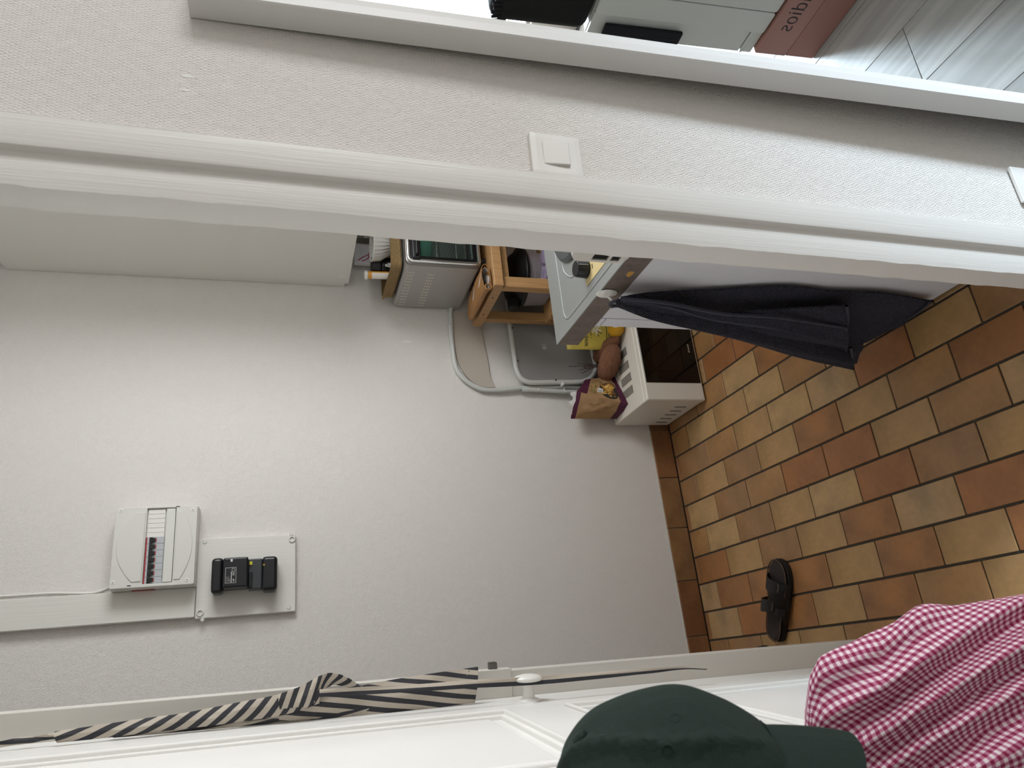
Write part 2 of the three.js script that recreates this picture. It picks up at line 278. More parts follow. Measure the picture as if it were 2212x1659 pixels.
// ------------------------------------------------------------------ door leaf, opened into the kitchen
const DOOR_TURN = Math.atan2(1, 0.11), DOOR_AT = V(-1.0825, 0, 1.548), DOOR_LEN = 0.754;
{
  const t = new THREE.Group(); t.name = 'door_1'; structure(t); scene.add(t);
  t.position.copy(DOOR_AT); t.rotation.order = 'ZYX'; t.rotation.set(0, DOOR_TURN, -0.022);
  const L = DOOR_LEN, HH = 2.1, th = 0.036;
  const stile = (a, b) => mesh('stile', rbox(a, b, 0.012, HH, -th, 0, 0.0025), doorPaint, t);
  stile(0, 0.12); stile(L - 0.165, L - 0.0);
  const rails = [[0.012, 0.19], [0.775, 0.83], [1.0, 1.108], [1.96, HH]];
  for (const [a, b] of rails) mesh('rail', box(0.12, L - 0.165, a, b, -th, -0.0005), doorPaint, t);
  for (const [a, b] of [[0.19, 0.775], [0.83, 1.0], [1.108, 1.96]]) {
    const x0 = 0.12, x1 = L - 0.165, w = 0.022;
    const sh = poly([[x0, a], [x1, a], [x1, b], [x0, b]]); sh.holes.push(new THREE.Path([[x0 + w, a + w], [x0 + w, b - w], [x1 - w, b - w], [x1 - w, a + w]].map(([x, y]) => new THREE.Vector2(x, y))));
    const inner = poly([[x0 + 0.004, a + 0.004], [x1 - 0.004, a + 0.004], [x1 - 0.004, b - 0.004], [x0 + 0.004, b - 0.004]]); inner.holes.push(new THREE.Path([[x0 + 0.013, a + 0.013], [x0 + 0.013, b - 0.013], [x1 - 0.013, b - 0.013], [x1 - 0.013, a + 0.013]].map(([x, y]) => new THREE.Vector2(x, y))));
    mesh('moulding', [ext(sh, 0.02, 0.002).translate(0, 0, -0.024), ext(inner, 0.012, 0.003).translate(0, 0, -0.008)], doorPaint, t);
    mesh('panel', [box(x0, x1, a, b, -0.024, -0.012), ...(b - a > 0.3 ? [ext(rr(x1 - x0 - 0.1, b - a - 0.1, 0.004, (x0 + x1) / 2, (a + b) / 2), 0.01, 0.0045).translate(0, 0, -0.014)] : [])], doorPaint, t);
  }
  const edge = mesh('edge_board', rbox(L - 0.0005, L + 0.028, 0.012, HH, -th, 0.054, 0.003), shadedPaint, t, 'thicker closing edge board with its shade put into the colour');
  // rim lock on the edge board
  const lock = mesh('lock_case', rbox(L - 0.0035, L + 0.03, 1.05, 1.2, 0.0, 0.057, 0.0015), shadedPaint, t, 'painted lock case');
  mesh('latch', [rbox(L + 0.004, L + 0.022, 1.079, 1.096, 0.05, 0.071, 0.002)], mat(0x6a6661, 0.4, { metalness: 0.8, bumpMap: fineNoise, bumpScale: 0.002 }), lock, 'worn metal latch');
  const kx = L - 0.088, ky = 1.042;
  mesh('rose', lathe([[0, 0.007], [0.012, 0.0072], [0.019, 0.006], [0.0235, 0.0025], [0.024, 0]], 32).rotateX(Math.PI / 2).translate(kx, ky, 0), doorPaint, t, 'round white rose');
  const kn = mesh('knob', [lathe([[0.0125, 0.006], [0.0125, 0.012], [0.011, 0.016], [0.0105, 0.034], [0.012, 0.037]], 28), lathe([[0, 0.0365], [0.02, 0.037], [0.028, 0.039], [0.0305, 0.0425], [0.029, 0.046], [0.022, 0.05], [0.01, 0.0525], [0, 0.053]], 40)], mat(0xe9e7e1, 0.18), t, 'glossy white oval knob');
  kn.rotation.x = Math.PI / 2; kn.position.set(kx, ky, 0); kn.scale.set(0.8, 1, 1.04);
}
// light switch and wall socket on the hall side
function pillowPlate(w, h, d) { return gridSheet((u, v) => { const x = (u - 0.5) * w, y = (v - 0.5) * h; const e = Math.max(Math.abs(u - 0.5), Math.abs(v - 0.5)) * 2; const r = Math.hypot((u - 0.5) * 2, (v - 0.5) * 2); return V(x, y, d - 0.0022 * Math.exp(-r * r * 2.2) - (e > 0.97 ? 0.0008 : 0)); }, 34, 34, d - 0.0005); }
{
  const q = meanRect('z', 1.609, [1143, 281], [1251, 303], [1265, 383], [1152, 377]);
  const cx = (q.h0 + q.h1) / 2, cy = (q.y0 + q.y1) / 2;
  const t = thing('light_switch', 'square white light switch with rocker on the wall beside the door casing', 'light switch', V(cx, cy, ZH)); t.rotation.z = -0.02;
  mesh('cover_plate', [rbox(-0.039, 0.039, -0.04, 0.04, 0.0005, 0.0075, 0.0015), pillowPlate(0.076, 0.078, 0.0088)], whitePlastic, t);
  const r = mesh('rocker', rbox(-0.0205, 0.0205, -0.0205, 0.0205, -0.006, 0.0035, 0.0022, 3), whitePlastic, t); r.position.set(0.003, 0.001, 0.0085); r.rotation.x = -0.1; r.rotation.y = -0.05;
  const u = thing('wall_socket', 'square white wall socket low on the wall below the light switch', 'socket', V(P(2178, 360, 'z', 1.609).x - 0.0395, P(2178, 360, 'z', 1.609).y - 0.042, ZH));
  mesh('cover_plate', [rbox(-0.04, 0.04, -0.04, 0.04, 0.004, 0.0105, 0.0015), rbox(-0.036, 0.036, -0.036, 0.036, 0.0003, 0.005, 0.001)], whitePlastic, u);
  mesh('outlet', [lathe([[0.021, 0.0004], [0.0205, 0.0025], [0.0195, 0.002], [0.019, 0.0004], [0, 0.0002]]).rotateX(Math.PI / 2).translate(0, 0, 0.0104)], greyWhite, u);
}
// tall mirror leaning on the hall wall
const LEAN = Math.atan(0.0325);
{
  const t = thing('wall_mirror', 'tall white framed mirror leaning on the hall wall right of the light switch', 'mirror', V(-0.0535, 0, ZH + 1.65 * Math.tan(LEAN)));
  t.rotation.x = -LEAN; const W = 0.62, H = 1.651, f = 0.04, d = 0.043;
  const bar = (w) => [[0, 0.001], [0, d - 0.002], [0.002, d], [w - 0.022, d - 0.001], [w - 0.018, d - 0.004], [w - 0.004, d - 0.007], [w, d - 0.012], [w, 0.001]];
  const frameWhite = mat(0xe6e6e4, 0.36);
  const side = ext(poly(bar(f)), H, 0).rotateX(-Math.PI / 2).scale(1, 1, -1);
  const fix = (g) => { g = g.toNonIndexed(); const a = g.attributes.position.array; for (let k = 0; k < a.length; k += 9) for (let j = 0; j < 3; j++) { const q = a[k + 3 + j]; a[k + 3 + j] = a[k + 6 + j]; a[k + 6 + j] = q; } g.computeVertexNormals(); return g; };
  mesh('frame', fix(side), frameWhite, t);
  const s2 = ext(poly(bar(f)), H, 0).rotateX(-Math.PI / 2).rotateY(Math.PI).translate(W, 0, 0).scale(1, 1, 1); 
  const right = ext(poly(bar(f).map(([x, z]) => [W - x, z]).reverse()), H, 0).rotateX(-Math.PI / 2).scale(1, 1, -1); mesh('frame', fix(right), frameWhite, t);
  for (const y of [0, H - f]) mesh('frame', rbox(f, W - f, y, y + f, 0.001, d - 0.002, 0.003), frameWhite, t);
  mesh('mirror_glass', box(f - 0.006, W - f + 0.006, f - 0.006, H - f + 0.006, 0.028, 0.032), mat(0xf2f5f4, 0.0, { metalness: 1 }), t, 'mirror glass');
  mesh('backing', box(0.01, W - 0.01, 0.01, H - 0.01, 0.003, 0.008), mat(0x8a7a66, 0.9), t);
}

// ------------------------------------------------------------------ on the back kitchen wall
{
  const fz = -0.052, q = meanRect('z', fz, [252, 1096], [428, 1092.5], [418, 1266], [233.6, 1269]);
  const w = q.h1 - q.h0, h = q.y1 - q.y0, D = fz - ZK;
  const t = thing('fuse_box', 'white plastic fuse box with a row of black switches high on the back wall', 'fuse box', V((q.h0 + q.h1) / 2, (q.y0 + q.y1) / 2, ZK));
  const X = (p) => p - t.position.x, Y = (p) => p - t.position.y;
  const at = (cx, cy) => { const p = P(200 + cx / 4.608, 1060 + cy / 4.608, 'z', fz); return [X(p.x), Y(p.y)]; };   // from the enlarged view
  mesh('housing', rbox(-w / 2 - 0.002, w / 2 + 0.002, -h / 2 - 0.002, h / 2 + 0.002, 0.0005, D - 0.014, 0.004), greyWhite, t);
  const [wx1, wy1] = at(700, 172), [wx0] = at(620, 922), wyT = at(520, 550)[1], wyM = at(712, 550)[1], wyB = at(812, 550)[1];
  const sh = rr(w, h, 0.006); const hole = rr(wx1 - wx0, wyT - wyB, 0.002, (wx0 + wx1) / 2, (wyT + wyB) / 2); sh.holes.push(new THREE.Path(hole.getPoints(4)));
  mesh('cover', ext(sh, 0.0145, 0.0022, 3).translate(0, 0, D - 0.0145), greyWhite, t);
  const bx = w * 0.43, arcs = [];
  for (const [y, far] of [[wyT + 0.004, h * 0.455], [wyB - 0.004, -h * 0.455]]) { const e = new THREE.Shape(), k = y + (far - y) * 0.35; e.moveTo(-bx, y); e.lineTo(-bx, k); e.quadraticCurveTo(0, 2 * far - k, bx, k); e.lineTo(bx, y); e.closePath(); arcs.push(ext(e, 0.0032, 0.0014, 2, 24).translate(0, 0, D - 0.0004)); }
  arcs.forEach((g) => mesh('raised_panel', g, greyWhite, t));
  mesh('back_strip', box(wx0, wx1, wyB, wyT, D - 0.014, D - 0.011), mat(0xd4d4d0, 0.5), t);
  // blank slot covers on the right, seven breakers on the left
  const bw = (wx1 - wx0) / 13, row = wyT - wyM;
  for (let i = 0; i < 6; i++) mesh('blank_cover', rbox(wx1 - 0.002 - (i + 1) * bw * 0.82, wx1 - 0.002 - i * bw * 0.82 - 0.0006, wyM + 0.003, wyT - 0.003, D - 0.011, D - 0.006, 0.0006, 1), whitePlastic, t);
  const b1 = at(600, 455)[0], red = mat(0xa8242e, 0.5), grey = mat(0xb9bcc0, 0.5), n = 7, step = (b1 - wx0 - 0.002) / n;
  for (let i = 0; i < n; i++) {
    const x0 = wx0 + 0.001 + i * step, x1 = x0 + step - 0.0006; const b = mesh('breaker', rbox(x0, x1, wyM + 0.002, wyT - 0.001, D - 0.011, D - 0.005, 0.0006, 1), grey, t);
    mesh('mark', box(x0, x1, wyT - 0.005, wyT - 0.0012, D - 0.0052, D - 0.0046), red, b);
    mesh('lever', [rbox(x0 + 0.001, x1 - 0.0005, wyT - 0.021, wyT - 0.011, D - 0.0055, D - 0.001, 0.001), rbox(x0 + 0.004, x1 - 0.003, wyT - 0.028, wyT - 0.02, D - 0.0055, D + 0.0015, 0.001)], blackPlastic, b);
    mesh('marker', box(x0 + 0.004, x1 - 0.003, wyT - 0.031, wyT - 0.0285, D - 0.0052, D - 0.0044), red, b);
  }
  mesh('flap', rbox(wx0 + 0.002, wx1 - 0.002, wyB + 0.002, wyM - 0.001, D - 0.009, D - 0.0015, 0.0015), mat(0xdcdcd6, 0.25), t, 'smooth hinged flap');
  const screw = (x, y) => { const s = mesh('screw', lathe([[0, 0.0012], [0.0045, 0.001], [0.0055, 0.0002], [0.0062, 0.001], [0.0066, 0]], 24).rotateX(Math.PI / 2).translate(x, y, D), whitePlastic, t); mesh('slot', [box(x - 0.003, x + 0.003, y - 0.0006, y + 0.0006, D + 0.0008, D + 0.0014), box(x - 0.0006, x + 0.0006, y - 0.003, y + 0.003, D + 0.0008, D + 0.0014)], mat(0x9b9890, 0.6), s); };
  for (const c of [[285, 198], [1000, 187], [200, 917], [940, 886]]) screw(...at(...c));
  mesh('vent_notch', box(at(850, 158)[0] - 0.001, at(850, 158)[0] + 0.0014, at(870, 158)[1], at(832, 158)[1], D - 0.002, D + 0.0006), darkSlot, t); mesh('vent_notch', box(at(360, 946)[0] - 0.0014, at(360, 946)[0] + 0.001, at(380, 946)[1], at(342, 946)[1], D - 0.002, D + 0.0006), darkSlot, t);
  mesh('warning_sticker', box(-w / 2 - 0.0028, -w / 2 - 0.0018, h / 2 - 0.118, h / 2 - 0.055, 0.012, 0.05), mat(0xa03a3a, 0.5), t, 'red sticker on the side');
}
{
  const fz = ZK + 0.022, q = meanRect('z', fz, [430, 1160], [642, 1157], [635, 1325], [420, 1333]);
  const w = q.h1 - q.h0, h = q.y1 - q.y0, D = 0.022;
  const t = thing('meter_board', 'white painted square board with a black main breaker, below the fuse box', 'meter board', V((q.h0 + q.h1) / 2, (q.y0 + q.y1) / 2, ZK));
  const at = (cx, cy, z = fz) => { const p = P(200 + cx / 4.608, 1060 + cy / 4.608, 'z', z); return [p.x - t.position.x, p.y - t.position.y]; };
  mesh('board', rbox(-w / 2, w / 2, -h / 2, h / 2, 0.0005, D, 0.003), mat(0xe0ded8, 0.5, { bumpMap: streak, bumpScale: 0.0003, metres: true }), t);
  const blk = mat(0x15171b, 0.28), cov = (x0, y0, x1, y1, z0, z1, r) => { const zf = fz + z1 - 0.003; const a = at(x0, y0, zf), b = at(x1, y1, zf); return rbox(Math.min(a[0], b[0]), Math.max(a[0], b[0]), Math.min(a[1], b[1]), Math.max(a[1], b[1]), D + z0, D + z1, r, 3); };
  const c = thing('main_breaker', 'black main breaker with a white outlined label and small yellow tag', 'circuit breaker', t.position.clone());
  mesh('upper_cover', cov(1172, 1028, 1306, 664, 0.0002, 0.062, 0.012), blk, c);
  mesh('centre_block', cov(1290, 972, 1552, 656, 0.0002, 0.078, 0.006), blk, c);
  mesh('window_block', cov(1545, 985, 1690, 672, 0.0002, 0.05, 0.004), mat(0x3a3f42, 0.25), c);
  mesh('lower_cover', cov(1680, 1000, 1842, 645, 0.0002, 0.066, 0.012), blk, c);
  const zf = fz + 0.0755; const lab = at(1376, 842, zf);
  const print = paint(256, 384, (g, W, H) => { g.fillStyle = '#15171b'; g.fillRect(0, 0, W, H); g.strokeStyle = '#d8d8d6'; g.lineWidth = 6; g.strokeRect(6, 6, W - 12, H - 12); g.fillStyle = '#cfcfcf'; g.font = 'bold 40px sans-serif'; g.save(); g.translate(64, 60); g.beginPath(); g.arc(0, 0, 34, 0, 7); g.stroke(); g.restore(); });
  const la = at(1318, 925, zf), lb = at(1432, 762, zf);
  const lt = paint(420, 300, (g, W, H) => { g.fillStyle = '#15171b'; g.fillRect(0, 0, W, H); g.strokeStyle = '#d8d8d6'; g.fillStyle = '#d8d8d6'; g.lineWidth = 8; g.strokeRect(6, 6, W - 12, H - 12); g.fillRect(20, 158, W - 130, 18); g.font = '34px sans-serif'; g.fillText('30 / 60 A', 40, 58); g.fillText('500 mA  S', 40, 98); g.fillText('250 V ~', 40, 138); g.font = 'bold 60px sans-serif'; g.fillText('NF', 40, 254); g.beginPath(); g.arc(W - 66, 220, 40, 0, 7); g.stroke(); g.fillRect(200, 205, 100, 12); g.fillRect(200, 235, 100, 12); });
  plate('label', Math.abs(lb[0] - la[0]), Math.abs(lb[1] - la[1]), printMat(lt, 0.4), c, V((la[0] + lb[0]) / 2, (la[1] + lb[1]) / 2, D + 0.0785));
  mesh('tag', cov(1562, 742, 1592, 704, 0.049, 0.056, 0.001), mat(0xc9c23a, 0.5), c, 'yellow tag');
  mesh('button', [cov(1552, 960, 1590, 800, 0.049, 0.06, 0.002)], blk, c);
  const sc = at(1706, 738, fz + 0.066); mesh('screw', cyl(0.0035, 0.0035, 0.002, 16).rotateX(Math.PI / 2).translate(sc[0], sc[1], D + 0.0665), mat(0x9a8347, 0.35, { metalness: 1 }), c, 'brass screw');
  const wr = at(1385, 695, zf); mesh('window', box(wr[0] - 0.004, wr[0] + 0.004, wr[1] - 0.003, wr[1] + 0.003, D + 0.0782, D + 0.079), mat(0xd9d9d9, 0.5), c);
  for (const [x, y] of [[1118, 514], [1953, 1167]]) { const s = at(x, y); mesh('screw', lathe([[0, 0.0016], [0.0045, 0.0016], [0.006, 0], [0, 0]], 20).rotateX(Math.PI / 2).translate(s[0], s[1], D), greyWhite, t); }
  for (const [x, y, dx, dy] of [[1985, 485, 0.014, 0.002], [1070, 1218, -0.016, -0.006]]) { const s = at(x, y); const cap = mesh('screw_cap', new THREE.TorusGeometry(0.0085, 0.0022, 10, 28).translate(s[0], s[1], D + 0.0022), greyWhite, t, 'open plastic screw cap'); mesh('hinge', [rod(V(s[0] + dx * 0.6, s[1] + dy * 0.6, D + 0.002), V(s[0] + dx, s[1] + dy, D + 0.002), 0.0016), cyl(0.0055, 0.0055, 0.002, 20).rotateX(Math.PI / 2).translate(s[0] + dx * 1.25, s[1] + dy * 1.25, D + 0.002)], greyWhite, cap); }
}
{   // flat cable duct down from the ceiling, thin cable beside it
  const zf = ZK + 0.028, a = P(0, 1290, 'z', zf), b = P(0, 1366, 'z', zf), c = P(418, 1274, 'z', zf), d = P(418, 1333, 'z', zf);
  const x1 = (a.x + c.x) / 2, x0 = (b.x + d.x) / 2;
  tag(mesh('cable_duct', [rbox(x0, x1, c.y - 0.006, TOP - 0.003, ZK + 0.0005, zf, 0.003)], mat(0xdfddd6, 0.45, { bumpMap: streak, bumpScale: 0.0003, metres: true })), 'wide white painted cable duct running up the back wall from the meter board', 'cable duct');
  const z = ZK + 0.004; const pts = [[238, 1268], [215, 1277], [190, 1281], [120, 1281], [60, 1284], [0, 1288]].map(([x, y]) => P(x, y, 'z', z)); pts.push(V(pts[5].x, TOP - 0.02, z));
  tag(mesh('cable', tube(pts, 0.0032, 90, 8), whitePlastic), 'thin white cable along the duct into the fuse box corner', 'cable');
}
// white wall cupboard
{
  const x = 0.5125, y0 = 1.28, y1 = 2.42, z1 = 0.47;
  const t = thing('wall_cupboard', 'plain white wall cupboard hung in the upper corner above the toaster oven', 'cupboard');
  mesh('carcass', box(x + 0.02, XR - 0.002, y0 + 0.004, y1, ZK + 0.002, z1), cupboardWhite, t);
  const dz = ZK + 0.03;
  mesh('door', rbox(x, x + 0.018, y0 - 0.003, y1, dz, z1, 0.0015), cupboardWhite, t);
  mesh('side_panel', rbox(x + 0.004, x + 0.03, y0 + 0.01, y1, ZK + 0.002, dz - 0.001, 0.001), cupboardWhite, t);
  const c = P(741, 596, 'x', x); mesh('hole_cap', lathe([[0.0155, 0], [0.0155, 0.0008], [0.0145, 0.0014], [0, 0.0016]], 32).rotateZ(Math.PI / 2).translate(x, c.y, c.z), whitePlastic, t, 'round white hole cap');
}
// ------------------------------------------------------------------ wooden rack with toaster oven
const RX = 0.334, RZ0 = -0.062, RZ1 = 0.264, RT = 0.812;
{
  const t = thing('kitchen_rack', 'light rubberwood rack in the corner carrying the toaster oven', 'rack', V(0, 0, 0));
  const w = rubberwood, x1 = 0.845;
  const leg = (x, z, ww, d) => mesh('leg', rbox(x, x + ww, 0, RT - 0.04, z, z + d, 0.002), w, t);
  leg(RX + 0.0, 0.214, 0.042, 0.036); leg(RX + 0.012, RZ0 + 0.004, 0.038, 0.03); leg(x1 - 0.043, 0.205, 0.043, 0.034); leg(x1 - 0.04, RZ0 + 0.004, 0.038, 0.03);
  const sideRail = (x) => { const r = mesh('side_rail', rbox(x, x + 0.026, RT - 0.04, RT - 0.004, RZ0 - 0.012, RZ1 - 0.022, 0.002), w, t); for (const z of [0.03, 0.165]) mesh('dowel_hole', cyl(0.0033, 0.0033, 0.001, 12).rotateZ(Math.PI / 2).translate(x - 0.0002, RT - 0.02, z), darkSlot, r); return r; };
  sideRail(RX); sideRail(x1 - 0.026);
  const front = rbox(RX - 0.004, x1, RT - 0.035, RT, RZ1 - 0.022, RZ1, 0.003); mesh('front_rail', front, w, t);
  mesh('rear_rail', rbox(RX + 0.042, x1, RT - 0.067, RT - 0.04, 0.216, 0.236, 0.002), w, t); mesh('rear_rail', rbox(RX + 0.026, x1, RT - 0.04, RT - 0.004, RZ0 - 0.012, RZ0 + 0.012, 0.002), w, t);
  mesh('top_board', rbox(RX + 0.026, x1 - 0.026, RT - 0.022, RT - 0.006, RZ0 + 0.012, RZ1 - 0.022, 0.002), w, t);
  const low = (x) => mesh('lower_rail', rbox(x, x + 0.024, 0.474, 0.508, RZ0 + 0.034, 0.214, 0.002), w, t); low(RX + 0.018); low(x1 - 0.035);
  for (let i = 0; i < 5; i++) mesh('shelf_slat', rbox(RX + 0.004, x1 - 0.006, 0.508, 0.52, -0.03 + i * 0.05, 0.012 + i * 0.05, 0.002), w, t);
}
{
  const x0 = 0.434, x1 = 0.826, y0 = 0.836, y1 = 1.108, zb = -0.122, zf = 0.19, T = 0.014;
  const t = thing('toaster_oven', 'silver grey toaster oven with vented side and chrome framed glass door', 'toaster oven');
  const silver = mat(0xb0aeaa, 0.45, { metalness: 0.4 });
  const w = x1 - x0, h = y1 - y0, cx = (x0 + x1) / 2, cy = (y0 + y1) / 2;
  const ring = (W, H, r, t2, depth, z, b) => { const s = rr(W, H, r, cx, cy); s.holes.push(new THREE.Path(rr(W - 2 * t2, H - 2 * t2, Math.max(r - t2, 0.004), cx, cy).getPoints(6).reverse())); return ext(s, depth, b, 3, 8).translate(0, 0, z); };
  mesh('housing', [ring(w, h, 0.014, T, zf - zb - 0.002, zb, 0.0015), box(x0 + 0.004, x1 - 0.004, y0 + 0.004, y1 - 0.004, zb, zb + 0.008)], silver, t);
  mesh('front_band', ring(w + 0.002, h + 0.002, 0.018, 0.008, 0.016, zf - 0.001, 0.002), mat(0x8b8885, 0.35, { metalness: 0.7 }), t);
  const door = mesh('door', ring(w - 0.004, h - 0.004, 0.02, 0.012, 0.018, zf + 0.008, 0.004), chrome, t, 'chrome door frame');
  mesh('door_trim', ring(w - 0.028, h - 0.028, 0.014, 0.014, 0.01, zf + 0.01, 0.001), mat(0x0c0d0f, 0.2), door, 'black inner door frame');
  const glass = mesh('door_glass', box(x0 + 0.026, x1 - 0.026, y0 + 0.026, y1 - 0.06, zf + 0.013, zf + 0.017), mat(0xdfe6e4, 0.03, { phys: true, transmission: 1, thickness: 0 }), door, 'dark glass pane');
  mesh('handle', [rbox(x0 + 0.008, x1 - 0.008, y1 - 0.052, y1 - 0.018, zf + 0.012, zf + 0.034, 0.008, 3), rbox(x0 + 0.02, x1 - 0.02, y1 - 0.04, y1 - 0.03, zf + 0.03, zf + 0.048, 0.005, 3)], blackPlastic, t);
  mesh('cavity', [box(x0 + T, x1 - T, y0 + T, y0 + T + 0.002, zb + 0.01, zf), box(x0 + T, x1 - T, y1 - T - 0.002, y1 - T, zb + 0.01, zf), box(x0 + T, x0 + T + 0.002, y0 + T, y1 - T, zb + 0.01, zf), box(x1 - T - 0.002, x1 - T, y0 + T, y1 - T, zb + 0.01, zf), box(x0 + T, x1 - T, y0 + T, y1 - T, zb + 0.009, zb + 0.012)], mat(0xb4b9b7, 0.5), t);
  for (const [y, n] of [[0.915, 14], [0.988, 14]]) { const wires = [rod(V(x0 + T + 0.003, y, zf - 0.02), V(x1 - T - 0.003, y, zf - 0.02), 0.0024, 8), rod(V(x0 + T + 0.003, y, zb + 0.03), V(x1 - T - 0.003, y, zb + 0.03), 0.0024, 8)]; for (let i = 0; i < n; i++) wires.push(rod(V(x0 + 0.03 + i * 0.026, y + 0.002, zf - 0.02), V(x0 + 0.03 + i * 0.026, y + 0.002, zb + 0.03), 0.0014, 6)); mesh('wire_rack', wires, chrome, t); }
  mesh('tray', [rbox(x0 + 0.03, x1 - 0.03, 0.866, 0.869, zb + 0.03, zf - 0.03, 0.001), rbox(x0 + 0.03, x1 - 0.03, 0.866, 0.88, zf - 0.032, zf - 0.029, 0.001)], chrome, t);
  mesh('warning_mark', [[0, 1], [1, 2], [2, 0]].map(([a, b]) => { const c = [[0, 0.008], [-0.009, -0.007], [0.009, -0.007]]; const k = (i) => V(x0 + 0.042 + c[i][0], y0 + 0.035 + c[i][1], zf + 0.0174); return rod(k(a), k(b), 0.0006, 5); }), mat(0x111111, 0.6), glass);
  const holes = []; const k1 = (x, y) => P(740 + x * 0.22604, 440 + y * 0.22604, 'x', x0);
  for (const [a, b] of [[[630, 655], [540, 965]], [[823, 678], [722, 972]]]) { const p = k1(...a), q = k1(...b); for (let i = 0; i < 12; i++) for (let j = 0; j < 3; j++) holes.push(cyl(0.0031, 0.0031, 0.0012, 8).rotateZ(Math.PI / 2).translate(x0 - 0.0003, p.y + (q.y - p.y) * i / 11 - j * 0.0088, p.z + (q.z - p.z) * i / 11)); }
  const vh = mesh('lit_vent_dots', holes, mat(0xe6e0d2, 0.5), t, 'two bands of vent dots with the light on them put into the colour'); vh.userData.kind = 'stuff';  // pale tone paints in the light that catches the raised dots
  for (const fx of [x0 + 0.05, x1 - 0.05]) for (const z of [0.0, 0.16]) mesh('foot', cyl(0.012, 0.014, y0 - RT + 0.0055, 16).translate(fx, (y0 + RT - 0.006) / 2 + 0.0003, z), blackPlastic, t);
}
{   // green bowl kept inside the oven
  tag(mesh('bowl', lathe([[0, 0.001], [0.035, 0.001], [0.06, 0.014], [0.078, 0.045], [0.081, 0.068], [0.079, 0.068], [0.075, 0.045], [0.058, 0.018], [0.033, 0.004], [0, 0.004]], 40).translate(0.55, 0.992, 0.095), mat(0x5fb39c, 0.3)), 'green bowl behind the oven glass on the upper wire shelf', 'bowl');
}
{   // brown leather pouch lying under the oven edge
  const t = thing('leather_pouch', 'tan leather pouch with a pale lining lying under the toaster oven', 'pouch');
  const lea = mat(0x956a3c, 0.55, { bumpMap: fineNoise, bumpScale: 0.0006, metres: true });
  const c = (v) => V(0.377 - 0.016 * v + 0.006 * Math.sin(v * 3), RT + 0.0188, 0.235 - 0.27 * v);
  const rad = (v) => [0.0545 * Math.pow(Math.max(0.02, 1 - Math.pow(v, 7)), 0.5), 0.0175 * Math.pow(Math.max(0.03, 1 - Math.pow(v, 6)), 0.5) * (1 - 0.12 * v)];
  const tubeAt = (k) => (u, v) => { const a = -u * Math.PI * 2, [rx, ry] = rad(v), q = c(v); return V(q.x + k * rx * Math.sign(Math.cos(a)) * Math.pow(Math.abs(Math.cos(a)), 0.8), q.y + k * ry * Math.sin(a) * (1 + 0.08 * Math.sin(v * 17 + a * 2)), q.z); };
  mesh('body', gridSheet(tubeAt(1), 44, 40, 0.0022), lea, t);
  mesh('lining', gridSheet((u, v) => tubeAt(0.84)(u, 0.03 + v * 0.5).add(V(0, 0.003 * Math.sin(u * 25 + v * 9), 0)), 40, 14, 0.001), mat(0xb9b0a8, 0.85), t, 'pale fabric lining');
  mesh('loop', new THREE.TorusGeometry(0.0105, 0.0032, 10, 28).scale(1, 1.1, 1.6).translate(0.334, RT + 0.0165, 0.239), lea, t, 'tan leather loop');
}
{   // cork tray and what stands in it on top of the oven
  const y = 1.1095;
  const t = thing('cork_tray', 'brown woven tray with a frayed corner on top of the toaster oven', 'tray');
  const cork = mat(0xffffff, 0.95, { map: tex(256, 256, (u, v) => { const k = 0.6 * N1(u * 110, v * 110, 110, 110) + 0.4 * N2(u * 30, v * 30, 30, 30); return [0.44 + 0.28 * k, 0.36 + 0.24 * k, 0.24 + 0.17 * k]; }, 0.09), bumpMap: fineNoise, bumpScale: 0.002, metres: true });
  const s = rr(0.37, 0.255, 0.03, 0.625, 0); const rim = rr(0.37, 0.255, 0.03, 0.625, 0); rim.holes.push(new THREE.Path(rr(0.356, 0.241, 0.024, 0.625, 0).getPoints(8).reverse()));
  const g1 = ext(s, 0.005, 0.001).rotateX(-Math.PI / 2).translate(0, y + 0.006, 0.04), g2 = ext(rim, 0.04, 0.002).rotateX(-Math.PI / 2).translate(0, y + 0.006, 0.04);
  mesh('base', g1, cork, t); mesh('rim', g2, cork, t);
  mesh('pad', [ext(rr(0.345, 0.23, 0.02, 0.627, 0), 0.0055, 0.001).rotateX(-Math.PI / 2).translate(0, y, 0.04)], blackPlastic, t, 'dark pad under the tray');
  const a = P(740 + 1025 / 9.759, 490 + 1340 / 9.759, 'z', -0.03), b = P(740 + 860 / 9.759, 490 + 1530 / 9.759, 'z', -0.06), c = P(740 + 905 / 9.759, 490 + 1240 / 9.759, 'z', -0.03);
  mesh('loose_corner', strip([V(0.452, y + 0.008, -0.02), V(0.44, y + 0.022, -0.035), b], [V(0.452, y + 0.046, -0.015), V(0.445, y + 0.045, -0.03), b.clone().add(V(0.002, 0.006, 0))], 0.002, 4, 12), cork, t, 'torn corner sticking out');
}
